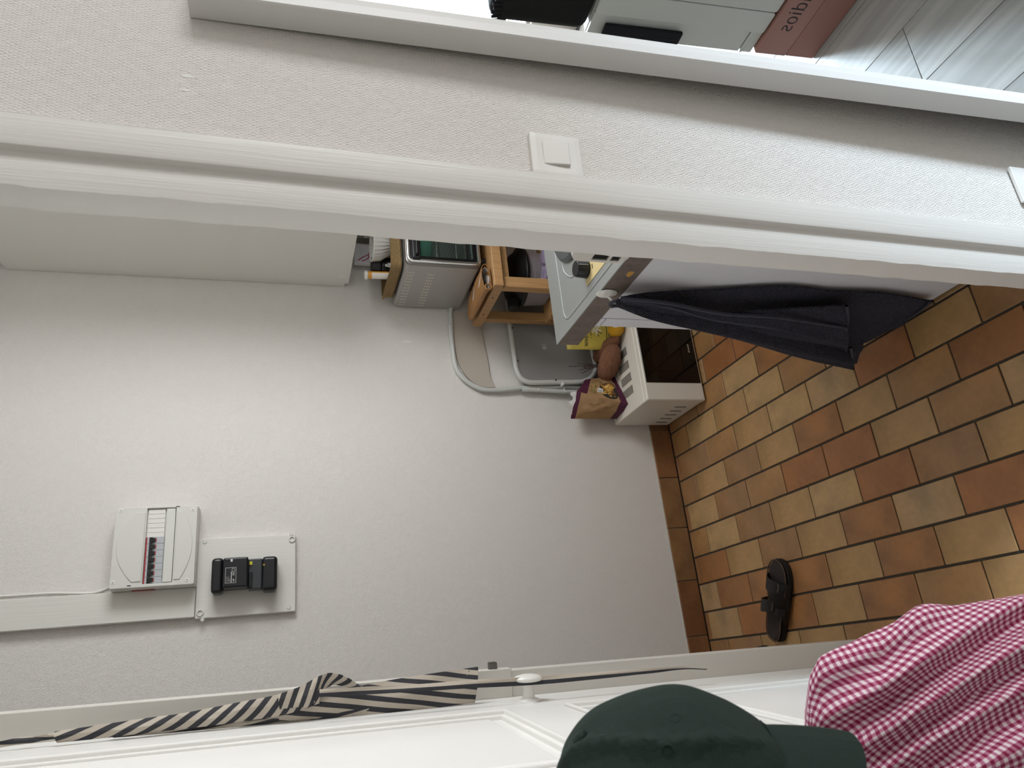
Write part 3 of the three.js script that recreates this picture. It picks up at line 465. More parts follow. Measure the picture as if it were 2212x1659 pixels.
{
  const base = 1.1205;
  const bowl = tag(mesh('fluted_bowl', lathe([[0, 0.001], [0.03, 0.001], [0.034, 0.006], [0.03, 0.012], [0.042, 0.03], [0.058, 0.055], [0.0655, 0.085], [0.067, 0.09], [0.0645, 0.09], [0.062, 0.082], [0.054, 0.055], [0.038, 0.03], [0, 0.018]], 96), mat(0xe9e8e2, 0.3)), 'white fluted ceramic bowl in the tray on the oven', 'bowl');
  const p = bowl.geometry.attributes.position; for (let i = 0; i < p.count; i++) { const x = p.getX(i), z = p.getZ(i), y = p.getY(i), r = Math.hypot(x, z); if (r > 0.02 && y < 0.084 && y > 0.012) { const a = Math.atan2(z, x) + y * 9; const k = 1 + 0.05 * Math.cos(a * 26); p.setX(i, x * k); p.setZ(i, z * k); } } bowl.geometry.computeVertexNormals();
  bowl.position.set(0.578, base, 0.085);
  const jar = thing('jar', 'black jar with a ribbed lid and white symbol beside the fluted bowl', 'jar', V(0.522, base, 0.02));
  mesh('body', lathe([[0, 0], [0.034, 0], [0.036, 0.003], [0.036, 0.046], [0.032, 0.052], [0, 0.052]], 40), mat(0x0c0c0e, 0.25), jar);
  const lid = lathe([[0, 0.0525], [0.033, 0.0525], [0.035, 0.054], [0.035, 0.082], [0.033, 0.0845], [0, 0.085]], 120); const lp = lid.attributes.position; for (let i = 0; i < lp.count; i++) { const x = lp.getX(i), z = lp.getZ(i), r = Math.hypot(x, z); if (r > 0.034) { const k = 1 - 0.02 * (Math.round(Math.atan2(z, x) / Math.PI * 60) % 2 ? 1 : 0); lp.setX(i, x * k); lp.setZ(i, z * k); } } lid.computeVertexNormals();
  mesh('lid', lid, mat(0x141518, 0.4), jar);
  const st = paint(256, 256, (g) => { g.fillStyle = '#0c0c0e'; g.fillRect(0, 0, 256, 256); g.fillStyle = '#e6e6e6'; g.font = 'bold 170px sans-serif'; g.fillText('&', 40, 165); g.fillStyle = '#b4582c'; g.beginPath(); g.arc(200, 215, 28, 0, 7); g.fill(); });
  mesh('label', new THREE.CylinderGeometry(0.0364, 0.0364, 0.042, 24, 1, true, -0.75, 1.1).translate(0, 0.024, 0), printMat(st, 0.3), jar, 'white symbol printed on black');
  const tb = thing('tablet_tube', 'white and orange tablet tube with red print standing next to the black jar', 'tube', V(0.478, base, 0.035)); tb.rotation.z = 0.03;
  const tt = paint(512, 256, (g) => { g.fillStyle = '#efe9e0'; g.fillRect(0, 0, 512, 256); g.fillStyle = '#e6a23c'; g.fillRect(0, 0, 512, 34); g.fillRect(0, 0, 130, 256); g.fillStyle = '#b52230'; g.fillRect(0, 226, 512, 12); g.save(); g.translate(256, 20); g.rotate(Math.PI / 2); g.font = 'bold 66px sans-serif'; g.fillText('VSA', 128, 20); g.font = 'bold 30px sans-serif'; g.fillText('VITAMINE', 30, -40); g.restore(); g.beginPath(); g.ellipse(330, 80, 22, 40, 0, 0, 7); g.fill(); });
  mesh('body', new THREE.CylinderGeometry(0.0142, 0.0142, 0.1, 32, 1, false).translate(0, 0.0505, 0).rotateY(0.2), printMat(tt, 0.4), tb);
  mesh('cap', lathe([[0, 0.1006], [0.0155, 0.1006], [0.0162, 0.103], [0.0162, 0.109], [0.0148, 0.112], [0.012, 0.113], [0.011, 0.111], [0, 0.111]], 32), whitePlastic, tb, 'white cap');
  // things behind against the wall
  const pk = paint(300, 300, (g) => { g.fillStyle = '#e3e2e4'; g.fillRect(0, 0, 300, 300); g.strokeStyle = '#b9c4cc'; g.lineWidth = 3; for (let i = 0; i < 9; i++) { g.beginPath(); g.arc(260, 40, 60 + i * 18, 1.6, 3.1); g.stroke(); } g.strokeStyle = '#b24a72'; g.lineWidth = 13; g.beginPath(); g.moveTo(20, 60); g.bezierCurveTo(70, 150, 110, 120, 160, 130); g.moveTo(30, 30); g.bezierCurveTo(110, 80, 120, 130, 170, 150); g.stroke(); g.strokeStyle = '#6a5a86'; g.beginPath(); g.moveTo(160, 130); g.bezierCurveTo(200, 170, 190, 220, 240, 270); g.stroke(); g.fillStyle = '#5f86a0'; g.font = 'bold 40px sans-serif'; g.fillText('~~', 30, 210); g.fillText('m', 60, 250); });
  const bag = thing('paper_packet', 'white packet with pink ribbon print leaning on the wall behind the jar', 'packet', V(0.646, base, -0.104));
  mesh('packet_body', rbox(-0.045, 0.045, 0, 0.135, -0.012, 0.012, 0.006), mat(0xe4e3e4, 0.5), bag); plate('print', 0.084, 0.128, printMat(pk, 0.5), bag, V(0, 0.067, 0.0124));
  const can = thing('canister', 'white glossy canister with a grey lid behind the fluted bowl', 'canister', V(0.735, base, -0.04)); mesh('body', lathe([[0, 0], [0.043, 0], [0.045, 0.004], [0.045, 0.098], [0.043, 0.1], [0, 0.1]], 40), mat(0xe6e6e4, 0.2), can); mesh('lid', lathe([[0, 0.1005], [0.046, 0.1005], [0.047, 0.104], [0.047, 0.122], [0.044, 0.126], [0, 0.127]], 40), mat(0x9a9c9c, 0.3), can);
}
{   // black lidded tub and shoe on the rack shelf
  const t = thing('lidded_tub', 'ribbed translucent tub with a big black lid on the rack shelf', 'tub', V(0.5, 0.5205, 0.03));
  const g = lathe([[0, 0.001], [0.09, 0.001], [0.1, 0.01], [0.106, 0.09], [0.106, 0.103], [0.103, 0.103], [0.1, 0.09], [0.094, 0.014], [0, 0.006]], 120); const p = g.attributes.position; for (let i = 0; i < p.count; i++) { const y = p.getY(i), x = p.getX(i), z = p.getZ(i), r = Math.hypot(x, z); if (r > 0.09 && y > 0.01) { const k = 1 + 0.008 * Math.cos(y * 900); p.setX(i, x * k); p.setZ(i, z * k); } } g.computeVertexNormals();
  const g3 = []; for (let i = 0; i < 11; i++) g3.push(new THREE.TorusGeometry(0.1005 + i * 0.0005, 0.0014, 6, 64).rotateX(Math.PI / 2).translate(0, 0.02 + i * 0.0065, 0));
  mesh('tub_body', [g, ...g3], mat(0x8d8587, 0.35), t);
  mesh('lid', lathe([[0, 0.1045], [0.114, 0.1045], [0.123, 0.108], [0.1265, 0.116], [0.124, 0.121], [0.105, 0.132], [0.09, 0.151], [0.07, 0.16], [0, 0.162]], 64), mat(0x0c0c0d, 0.42), t, 'black domed lid');
  mesh('lid_handle', [rbox(-0.138, -0.09, 0.128, 0.168, -0.018, 0.018, 0.008, 3)], mat(0x0c0c0d, 0.42), t);
}
// shoe outline used for sandals and the trainer: heel at z = 0, toe at z = len
function soleShape(len, w, k = 1) {
  const s = new THREE.Shape(); s.moveTo(0, 0);
  s.bezierCurveTo(w * 0.42, 0, w * 0.38, len * 0.22, w * 0.34, len * 0.4); s.bezierCurveTo(w * 0.34, len * 0.55, w * 0.54, len * 0.62, w * 0.52, len * 0.78); s.bezierCurveTo(w * 0.5, len * 0.95, w * 0.3 * k, len, w * 0.1, len);
  s.bezierCurveTo(-w * 0.3, len, -w * 0.46, len * 0.86, -w * 0.47, len * 0.7); s.bezierCurveTo(-w * 0.48, len * 0.5, -w * 0.36, len * 0.4, -w * 0.37, len * 0.25); s.bezierCurveTo(-w * 0.4, len * 0.05, -w * 0.3, 0, 0, 0); return s;
}
const flatSole = (len, w, y0, y1, bev) => ext(soleShape(len, w), y1 - y0, bev, 3, 24).rotateX(Math.PI / 2).translate(0, y1, 0);   // shape y becomes z, thickness downwards
{
  const t = thing('trainer', 'purple and white mesh trainer on the rack shelf in front of the tub', 'shoe', V(0.37, 0.5205, 0.165)); t.rotation.y = Math.PI * 0.42; t.scale.setScalar(0.97);
  mesh('sole', flatSole(0.26, 0.092, 0.001, 0.026, 0.005), mat(0xd8d4d6, 0.6), t, 'white sole');
  const up = gridSheet((u, v) => { const z = 0.006 + 0.246 * v; const w = 0.037 * Math.pow(Math.sin(Math.PI * (0.06 + 0.9 * v)), 0.35) * (0.86 + 0.28 * Math.sin(v * 3 - 0.6)); const h = v < 0.45 ? 0.07 - 0.03 * Math.pow(v / 0.45, 2) * 0.6 : 0.052 * (1 - Math.pow((v - 0.45) / 0.58, 2)) + 0.004; const a = Math.PI * u; const open = v < 0.42 ? Math.pow(Math.sin(a), 6) * 0.3 : 0; return V(w * Math.cos(a), 0.024 + h * (Math.pow(Math.sin(a), 0.6) - open), z); }, 20, 30, 0.003);
  const meshT = tex(128, 128, (u, v) => { const k = (Math.sin(u * 100) * Math.sin(v * 100) > 0.1); return k ? [0.75, 0.72, 0.76] : [0.3, 0.22, 0.4]; }, 0.06);
  mesh('upper', up, mat(0xffffff, 0.85, { map: meshT }), t, 'purple and white mesh upper');
  mesh('trim', tube([V(-0.03, 0.07, 0.03), V(-0.032, 0.062, 0.08), V(-0.012, 0.06, 0.12), V(0.012, 0.06, 0.12), V(0.032, 0.062, 0.08), V(0.03, 0.07, 0.03), V(0, 0.085, 0.008)], 0.005, 50, 8, true), mat(0x3c2f52, 0.8), t, 'dark purple collar');
}
function sandal(label, at, turn) {
  const t = thing('sandal', label, 'sandal', at, turn);
  const leather = mat(0x17110e, 0.5, { bumpMap: fineNoise, bumpScale: 0.0004, metres: true });
  mesh('sole', flatSole(0.262, 0.098, 0.001, 0.02, 0.004), mat(0x120e0c, 0.8), t);
  mesh('footbed', flatSole(0.252, 0.088, 0.02, 0.029, 0.0045).translate(0, 0, 0.005), mat(0x241913, 0.75), t, 'dark worn footbed');
  const rim = soleShape(0.256, 0.093).getPoints(40).map((p) => V(p.x, 0.0285, p.y + 0.003)); rim.pop();
  mesh('rim_stitch', tube(rim, 0.0022, 180, 6, true), mat(0x4a3829, 0.7), t, 'pale worn rim');
  const band = (za, zb, skew, lift) => gridSheet((u, v) => { const x = (0.5 - v) * 2, zz = (u ? zb : za) + (x > 0 ? skew : -skew) * Math.abs(x) ; const e = Math.pow(Math.abs(x), 2.6); return V(x * 0.0485, 0.012 + (lift + 0.006) * (1 - e) + 0.008 * (1 - Math.abs(x)), za + (zb - za) * u + skew * x); }, 6, 26, 0.003);
  mesh('strap', band(0.165, 0.205, 0.004, 0.03), leather, t); mesh('strap', band(0.1, 0.14, -0.014, 0.044), leather, t);
  mesh('instep', gridSheet((u, v) => { const x = 0.046 - 0.01 * u * v, y = 0.014 + 0.03 * u * Math.sin(Math.PI * (0.1 + 0.8 * v)); return V(-x, y, 0.07 + 0.12 * v); }, 6, 20, 0.003), leather, t);
  const bm = mat(0x8a7f74, 0.35, { metalness: 0.9 });
  for (const [z, y, x] of [[0.186, 0.044, -0.027], [0.125, 0.054, -0.02]]) { const b = new THREE.Shape(rr(0.03, 0.024, 0.003).getPoints(5)); b.holes.push(new THREE.Path(rr(0.023, 0.017, 0.002).getPoints(5).reverse())); const o = mesh('buckle', [ext(b, 0.003, 0.0008), box(-0.001, 0.001, -0.009, 0.009, 0.001, 0.003)], bm, t); o.position.set(x, y, z); o.rotation.x = -Math.PI / 2; o.rotation.y = 0.5; }
  for (const z of [0.19, 0.112]) mesh('strap_end', gridSheet((u, v) => V(-0.03 - 0.022 * v, 0.044 + (z < 0.15 ? 0.006 : 0) - 0.02 * v * v, z - 0.011 + 0.022 * u), 3, 8, 0.0025), leather, t);
  return t;
}
{
  const heel = P(1675, 1383, 'y', 0.015), toe = P(1688, 1228, 'y', 0.015); const d = toe.clone().sub(heel);
  sandal('black two strap sandal with metal buckles lying on the tiles beside the door', V(heel.x, 0, heel.z), Math.atan2(d.x, d.z));
  sandal('second black sandal mostly hidden behind the open door edge', V(-1.162, 0, 0.1), Math.atan2(0.215, 0.15));
}
// ------------------------------------------------------------------ folding chair leaning flat on the back wall
{
  const t = thing('folding_chair', 'white metal folding chair folded flat against the back wall behind the microwave', 'folding chair');
  const tubeM = mat(0xc8cac6, 0.35), zt = ZK + 0.013, zb = ZK + 0.034; const zAt = (y) => zb + (zt - zb) * y / 0.9;
  const at = (x, y, k = 0) => { let p = P(900 + x * 0.18083, 640 + y * 0.18083, 'z', -0.1); for (let i = 0; i < 3; i++) p = P(900 + x * 0.18083, 640 + y * 0.18083, 'z', zAt(p.y) + k); return p; };
  const L = at(1200, 1090), xl = L.x, xr = xl + 0.42;
  const bk = [V(xl - 0.006, 0.012, zb), V(xl - 0.004, 0.3, zAt(0.3)), at(1800, 1085), at(1300, 1095), at(1000, 1120), at(800, 1115), at(650, 1050), at(540, 960), at(465, 840), at(430, 620), at(410, 430), at(402, 300)];
  const top = bk[bk.length - 1].y, mirrorX = (p) => V(xl + xr - p.x, p.y, p.z);
  bk.push(V((xl + xr) / 2 + 0.07, top, zAt(top)));
  const half = bk.slice(0, 11); const path = [...half, at(400, 330), ...half.slice(4, 11).reverse().map(mirrorX), mirrorX(half[1]), mirrorX(half[0])];
  mesh('back_frame', tube(path, 0.0092, 160, 12), tubeM, t);
  // back plate with its wavy lower edge
  const q = (x, y) => at(x, y, -0.004); const upper = [q(930, 1092), q(760, 1075), q(640, 1000), q(555, 900), q(490, 760), q(460, 600), q(432, 400), q(425, 300), q(425, 180)], lower = [q(942, 1090), q(925, 1060), q(880, 960), q(862, 850), q(845, 740), q(815, 600), q(785, 450), q(770, 330), q(765, 180)];
  mesh('backrest', strip(upper, lower, 0.006, 8, 40), mat(0xb5ada0, 0.55), t, 'beige back plate');
  // seat folded up: tube ring with grey underside
  const k = 0.021; const ringPts = [at(1105, 150, k), at(1112, 330, k), at(1150, 600, k), at(1180, 800, k), at(1195, 880, k), at(1240, 970, k), at(1320, 1022, k), at(1420, 1032, k), at(1650, 1028, k), at(1900, 1026, k), at(2010, 1010, k), at(2090, 960, k), at(2135, 880, k), at(2120, 780, k), at(2095, 660, k), at(2060, 400, k), at(2050, 200, k)];
  const rx = 0.5; const ring2 = [...ringPts, V(rx - 0.03, ringPts[16].y + 0.004, ringPts[16].z), V(rx, ringPts[16].y + 0.05, zAt(0.42) + k), V(rx, ringPts[0].y - 0.05, zAt(0.6) + k), V(rx - 0.03, ringPts[0].y, ringPts[0].z)];
  const ring = mesh('seat_ring', tube(ring2, 0.0102, 220, 12, true), tubeM, t);
  for (const [x, y] of [[1133, 392], [1200, 782], [1652, 1012]]) { const p = at(x, y, k); mesh('screw_hole', cyl(0.0032, 0.0032, 0.001, 14).rotateX(Math.PI / 2).translate(p.x, p.y, p.z + 0.0109), darkSlot, ring); }
  const sp = ring2.map((p) => new THREE.Vector2(p.x, p.y)); const sg = ext(new THREE.Shape(new THREE.CatmullRomCurve3(ring2.map((p) => V(p.x, p.y, 0)), true).getPoints(90).map((p) => new THREE.Vector2(p.x, p.y))), 0.012, 0);
  const pa = sg.attributes.position; for (let i = 0; i < pa.count; i++) pa.setZ(i, pa.getZ(i) - 0.009 + zAt(pa.getY(i)) + k); sg.computeVertexNormals();
  mesh('seat_pad', sg, mat(0x8b8a88, 0.75, { bumpMap: fineNoise, bumpScale: 0.0004, metres: true }), t, 'grey seat underside');
  const lp = at(1520, 605, k), lt = paint(128, 200, (g) => { g.fillStyle = '#c9c8c4'; g.fillRect(0, 0, 128, 200); g.fillStyle = '#1a1a1a'; for (let i = 0; i < 14; i++) g.fillRect(16, 96 + i * 7, 96, 2 + (i * 5) % 4); g.font = 'bold 26px sans-serif'; g.fillText('CE', 40, 34); g.fillRect(30, 48, 70, 5); g.fillRect(20, 62, 88, 5); });
  const lab = plate('label', 0.014, 0.022, printMat(lt, 0.6), t, V(lp.x, lp.y, zAt(lp.y) + k + 0.0036)); lab.rotation.z = Math.PI / 2 + 0.1; lab.rotation.x = -0.06; lab.userData.label = 'small barcode sticker';
  // rear leg pair lies beside the back frame
  const lg = [at(1250, 1118, 0.004), at(1450, 1122, 0.004), at(1850, 1142, 0.004)]; lg.push(V(xl - 0.03, 0.012, zb + 0.006));
  mesh('leg', tube(lg, 0.009, 60, 10), tubeM, t); mesh('leg', tube(lg.map(mirrorX), 0.009, 60, 10), tubeM, t);
  for (const [x, y] of [[1462, 1108], [1765, 1110], [1775, 1140]]) { const p = at(x, y, 0.0125); mesh('rivet', lathe([[0, 0.002], [0.003, 0.0016], [0.004, 0]], 14).rotateX(Math.PI / 2).translate(p.x, p.y, p.z), whitePlastic, t); }
  const kp = at(1748, 1047, 0.03); mesh('stop_knob', lathe([[0, 0.005], [0.005, 0.0045], [0.006, 0.002], [0.006, -0.018], [0, -0.018]], 18).rotateX(Math.PI / 2).translate(kp.x, kp.y, kp.z), whitePlastic, t);
}
// ------------------------------------------------------------------ microwave on the floor
const MX0 = -0.064, MX1 = 0.395, MZ0 = -0.11, MZ1 = 0.183, MY = 0.2485;
{
  const t = thing('microwave', 'cream microwave with a black glass door standing on the tiled floor', 'microwave');
  const cream = mat(0xddd7cb, 0.38);
  mesh('housing', rbox(MX0, MX1, 0.011, MY, MZ0, MZ1 - 0.028, 0.004), cream, t);
  mesh('front_panel', rbox(MX0 - 0.0015, MX1 + 0.0015, 0.007, MY + 0.001, MZ1 - 0.0278, MZ1, 0.006, 3), cream, t);
  const dx0 = 0.003, dx1 = 0.33; const door = mesh('door', rbox(dx0, dx1, 0.014, MY - 0.006, MZ1 - 0.004, MZ1 + 0.0022, 0.0015), mat(0x050505, 0.07), t, 'black glass door');
  mesh('door_window', ext(rr(0.235, 0.125, 0.02, dx0 + 0.165, 0.137), 0.0006).translate(0, 0, MZ1 + 0.0022), mat(0x17100c, 0.06), door, 'dark brown see-through window');
  const br = paint(512, 128, (g) => { g.fillStyle = '#050505'; g.fillRect(0, 0, 512, 128); g.fillStyle = '#b9b2a6'; g.font = 'italic bold 104px serif'; g.fillText('Brandt', 90, 96); });
  const bp = P(1160 + 1206 * 0.2713, 500 + 935 * 0.2713, 'z', MZ1 + 0.003); plate('brand_print', 0.05, 0.0125, printMat(br, 0.2), door, V(bp.x, bp.y, MZ1 + 0.0026));
  const slotsOnTop = (x, z) => { const g = []; for (let i = 0; i < 9; i++) for (let j = 0; j < 10; j++) g.push(box(x - 0.016 + i * 0.0037, x - 0.0135 + i * 0.0037, 0, 0.0006, z - 0.068 + j * 0.0086, z - 0.0612 + j * 0.0086)); return join(g).translate(0, MY - 0.0002, 0); };
  for (const q of [[1078, 510], [1110, 715], [1148, 905], [1178, 1100]]) { const p = P(1200 + q[0] / 7.215, 690 + q[1] / 7.215, 'y', MY); const v = mesh('top_vent', slotsOnTop(p.x, p.z), mat(0x34302b, 0.8), t, 'patch of small dark vent slots'); v.userData.kind = 'stuff'; }
  const side = []; const a = P(1380 + 398 * 0.22604, 600 + 1235 * 0.22604, 'x', MX0), b = P(1380 + 215 * 0.22604, 600 + 1380 * 0.22604, 'x', MX0);
  for (let i = 0; i < 5; i++) for (let j = 0; j < 8; j++) { const g = rbox(-0.0006, 0.0004, -0.0018, 0.0018, -0.0062, 0.0062, 0.0004, 1); g.rotateX(-0.35); side.push(g.translate(MX0, a.y + (b.y - a.y) * i / 4 + (3.5 - j) * 0.0062, a.z + (b.z - a.z) * i / 4)); }
  const sv = mesh('side_vent', side, mat(0x2b2824, 0.8), t, 'slanted vent slots'); sv.userData.kind = 'stuff';
  for (const x of [MX0 + 0.04, MX1 - 0.04]) for (const z of [MZ0 + 0.03, MZ1 - 0.035]) mesh('foot', cyl(0.012, 0.014, 0.0115, 16).translate(x, 0.0056, z), blackPlastic, t);
}
// sweet potatoes, lemon, grape stalk, bags on the microwave
function tuber(seed, len, rad, taper) {
  const g = new THREE.SphereGeometry(1, 48, 32).rotateZ(Math.PI / 2); const p = g.attributes.position, A = noiseField(seed);
  for (let i = 0; i < p.count; i++) { let x = p.getX(i), y = p.getY(i), z = p.getZ(i); const prof = Math.pow(Math.max(0, 1 - x * x), taper) / Math.pow(Math.max(1e-6, 1 - x * x), 0.5); const n = 1 + 0.07 * (A(x * 3 + 9, Math.atan2(z, y) * 1.2 + 9) - 0.5) + 0.03 * (A(x * 9 + 20, Math.atan2(z, y) * 4 + 20) - 0.5); p.setXYZ(i, x * len / 2, y * rad * prof * n + 0.1 * rad * Math.sin(x * 2.4), z * rad * prof * n + 0.12 * rad * Math.cos(x * 2.1)); }
  g.computeVertexNormals(); return g;
}
{
  const skin = mat(0xffffff, 0.8, { map: tex(256, 128, (u, v) => { const k = 0.5 * N1(u * 30, v * 16, 30, 16) + 0.5 * N2(u * 90, v * 40, 90, 40); const eye = N2(u * 16, v * 9, 16, 9) > 0.93 ? 0.55 : 1; return [(0.5 + 0.16 * k) * eye, (0.325 + 0.13 * k) * eye, (0.235 + 0.1 * k) * eye]; }), bumpMap: fineNoise, bumpScale: 0.0012 });
  const A = P(1200 + 712 / 7.215, 690 + 930 / 7.215, 'y', 0.295), B = P(1200 + 930 / 7.215, 690 + 410 / 7.215, 'y', 0.295);
  const put = (name, label, len, rad, mid, dir, seed, tp) => { const o = tag(mesh(name, tuber(seed, len, rad, tp), skin), label, 'sweet potato'); o.position.copy(mid); o.quaternion.setFromUnitVectors(V(1, 0, 0), dir.normalize()); return o; };
  put('sweet_potato', 'large sweet potato lying on the microwave in front of the other one', 0.175, 0.042, A.clone().lerp(B, 0.5).setY(MY + 0.0425), B.clone().sub(A).setY(0.0), 5, 0.4);
  const C2 = P(1200 + 640 / 7.215, 690 + 640 / 7.215, 'y', 0.29), D2 = P(1200 + 985 / 7.215, 690 + 290 / 7.215, 'y', 0.27);
  put('sweet_potato', 'slimmer sweet potato behind the large one on the microwave', 0.2, 0.032, C2.clone().lerp(D2, 0.5).setY(MY + 0.0385), D2.clone().sub(C2).setY(-0.028), 9, 0.6);
  const lem = new THREE.SphereGeometry(0.031, 40, 28); const lp = lem.attributes.position; for (let i = 0; i < lp.count; i++) { const y = lp.getY(i); lp.setY(i, y * (1.12 + 0.25 * Math.pow(Math.abs(y) / 0.031, 8))); } lem.rotateX(Math.PI / 2); lem.computeVertexNormals();
  const lc = P(1200 + 945 / 7.215, 690 + 148 / 7.215, 'y', MY + 0.031); const lo = tag(mesh('lemon', lem, mat(0xe0a713, 0.45, { bumpMap: fineNoise, bumpScale: 0.0008 })), 'yellow lemon next to the yellow pouch on the microwave', 'lemon'); lo.position.set(lc.x, MY + 0.0315, lc.z);
  // dried grape stalk
  const mm = (x, y, z = -0.045) => P(1200 + x / 7.215, 690 + y / 7.215, 'z', z); const br = []; const r = rng(17); const root = mm(700, 720, -0.04); 
  const stems = [[210, 735], [335, 690], [375, 788], [410, 842], [480, 700], [520, 770], [440, 742], [590, 890]];
  for (const [x, y] of stems) { const e = mm(x, y), m = root.clone().lerp(e, 0.5).add(V((r() - 0.5) * 0.008, (r() - 0.5) * 0.006, (r() - 0.5) * 0.01)); br.push(tube([root, m, e], 0.0011, 20, 5)); for (let i = 0; i < 5; i++) { const s = root.clone().lerp(e, 0.35 + 0.15 * i); br.push(rod(s, s.clone().add(V((r() - 0.5) * 0.016, r() * 0.012, (r() - 0.5) * 0.012)), 0.0008, 5)); } }
  br.push(rod(root, V(root.x + 0.012, MY + 0.003, root.z + 0.01), 0.0022, 7));
  tag(mesh('grape_stalk', br, mat(0x3a1c1e, 0.8)), 'dried dark red grape stalk sticking up behind the sweet potatoes', 'stalk');
}
{   // yellow protein powder pouch
  const mm = (x, y, z) => P(1200 + x / 7.215, 690 + y / 7.215, 'z', z); const z = 0.0;
  const tl = mm(178, 460, z), bl = mm(800, 440, 0.03); const w = 0.165, x0 = (tl.x + bl.x) / 2 - 0.002, h = tl.y - MY;
  const t = thing('powder_pouch', 'yellow stand-up protein powder pouch at the back of the microwave', 'pouch', V(x0 + w / 2, MY + 0.001, 0.012)); t.rotation.y = -0.1;
  const pt = paint(512, 700, (g, W, H) => { g.fillStyle = '#d9c75c'; g.fillRect(0, 0, W, H); g.fillStyle = '#e2d274'; g.fillRect(0, 0, W, 60); g.fillStyle = '#222018'; g.font = 'bold 62px sans-serif'; g.fillText('WHEY PROTEIN', 30, 285, 430); g.font = '28px sans-serif'; g.fillText('À LA VANILLE', 120, 335); g.strokeStyle = '#222018'; g.lineWidth = 9; for (const a of [0.3, 0.8, 2.2, 2.7, 4.0, 5.2]) { g.beginPath(); g.moveTo(250, 400); g.quadraticCurveTo(250 + 60 * Math.cos(a + 0.3), 400 + 60 * Math.sin(a + 0.3), 250 + 110 * Math.cos(a), 400 + 100 * Math.sin(a)); g.stroke(); } g.fillStyle = '#f1ead0'; for (let i = 0; i < 6; i++) { g.beginPath(); g.ellipse(250 + 44 * Math.cos(i), 400 + 44 * Math.sin(i), 40, 15, i, 0, 7); g.fill(); } g.fillStyle = '#2c2a1e'; for (let i = 0; i < 3; i++) { g.fillRect(110, 540 + i * 30, 280 - 40 * i, 9); } });
  const bulge = (s) => (u, v) => { const e = Math.pow(Math.sin(Math.PI * Math.min(1, Math.max(0, u))), 0.5); const d = 0.034 * Math.pow(v, 0.6) * e + 0.004 * Math.sin(v * 14 + u * 7) * e * (1 - v); return V((u - 0.5) * w * (1 - 0.05 * v), h * (1 - v), s * (d + 0.0012)); };
  const film = printMat(pt, 0.42, { side: THREE.DoubleSide });
  mesh('front', gridSheet(bulge(1), 20, 30, 0.0006, (u, v) => [u, 1 - v]), film, t); mesh('back', gridSheet((u, v) => bulge(-1)(1 - u, v), 20, 30, 0.0006, (u, v) => [0.02 + u * 0.05, 0.5]), film, t);
  mesh('base', gridSheet((u, v) => { const a = u * Math.PI * 2; return V(Math.cos(a) * w * 0.465 * v, 0.0008, Math.sin(a) * 0.033 * v); }, 30, 3, 0.0006), mat(0xcdbb52, 0.5), t);
}
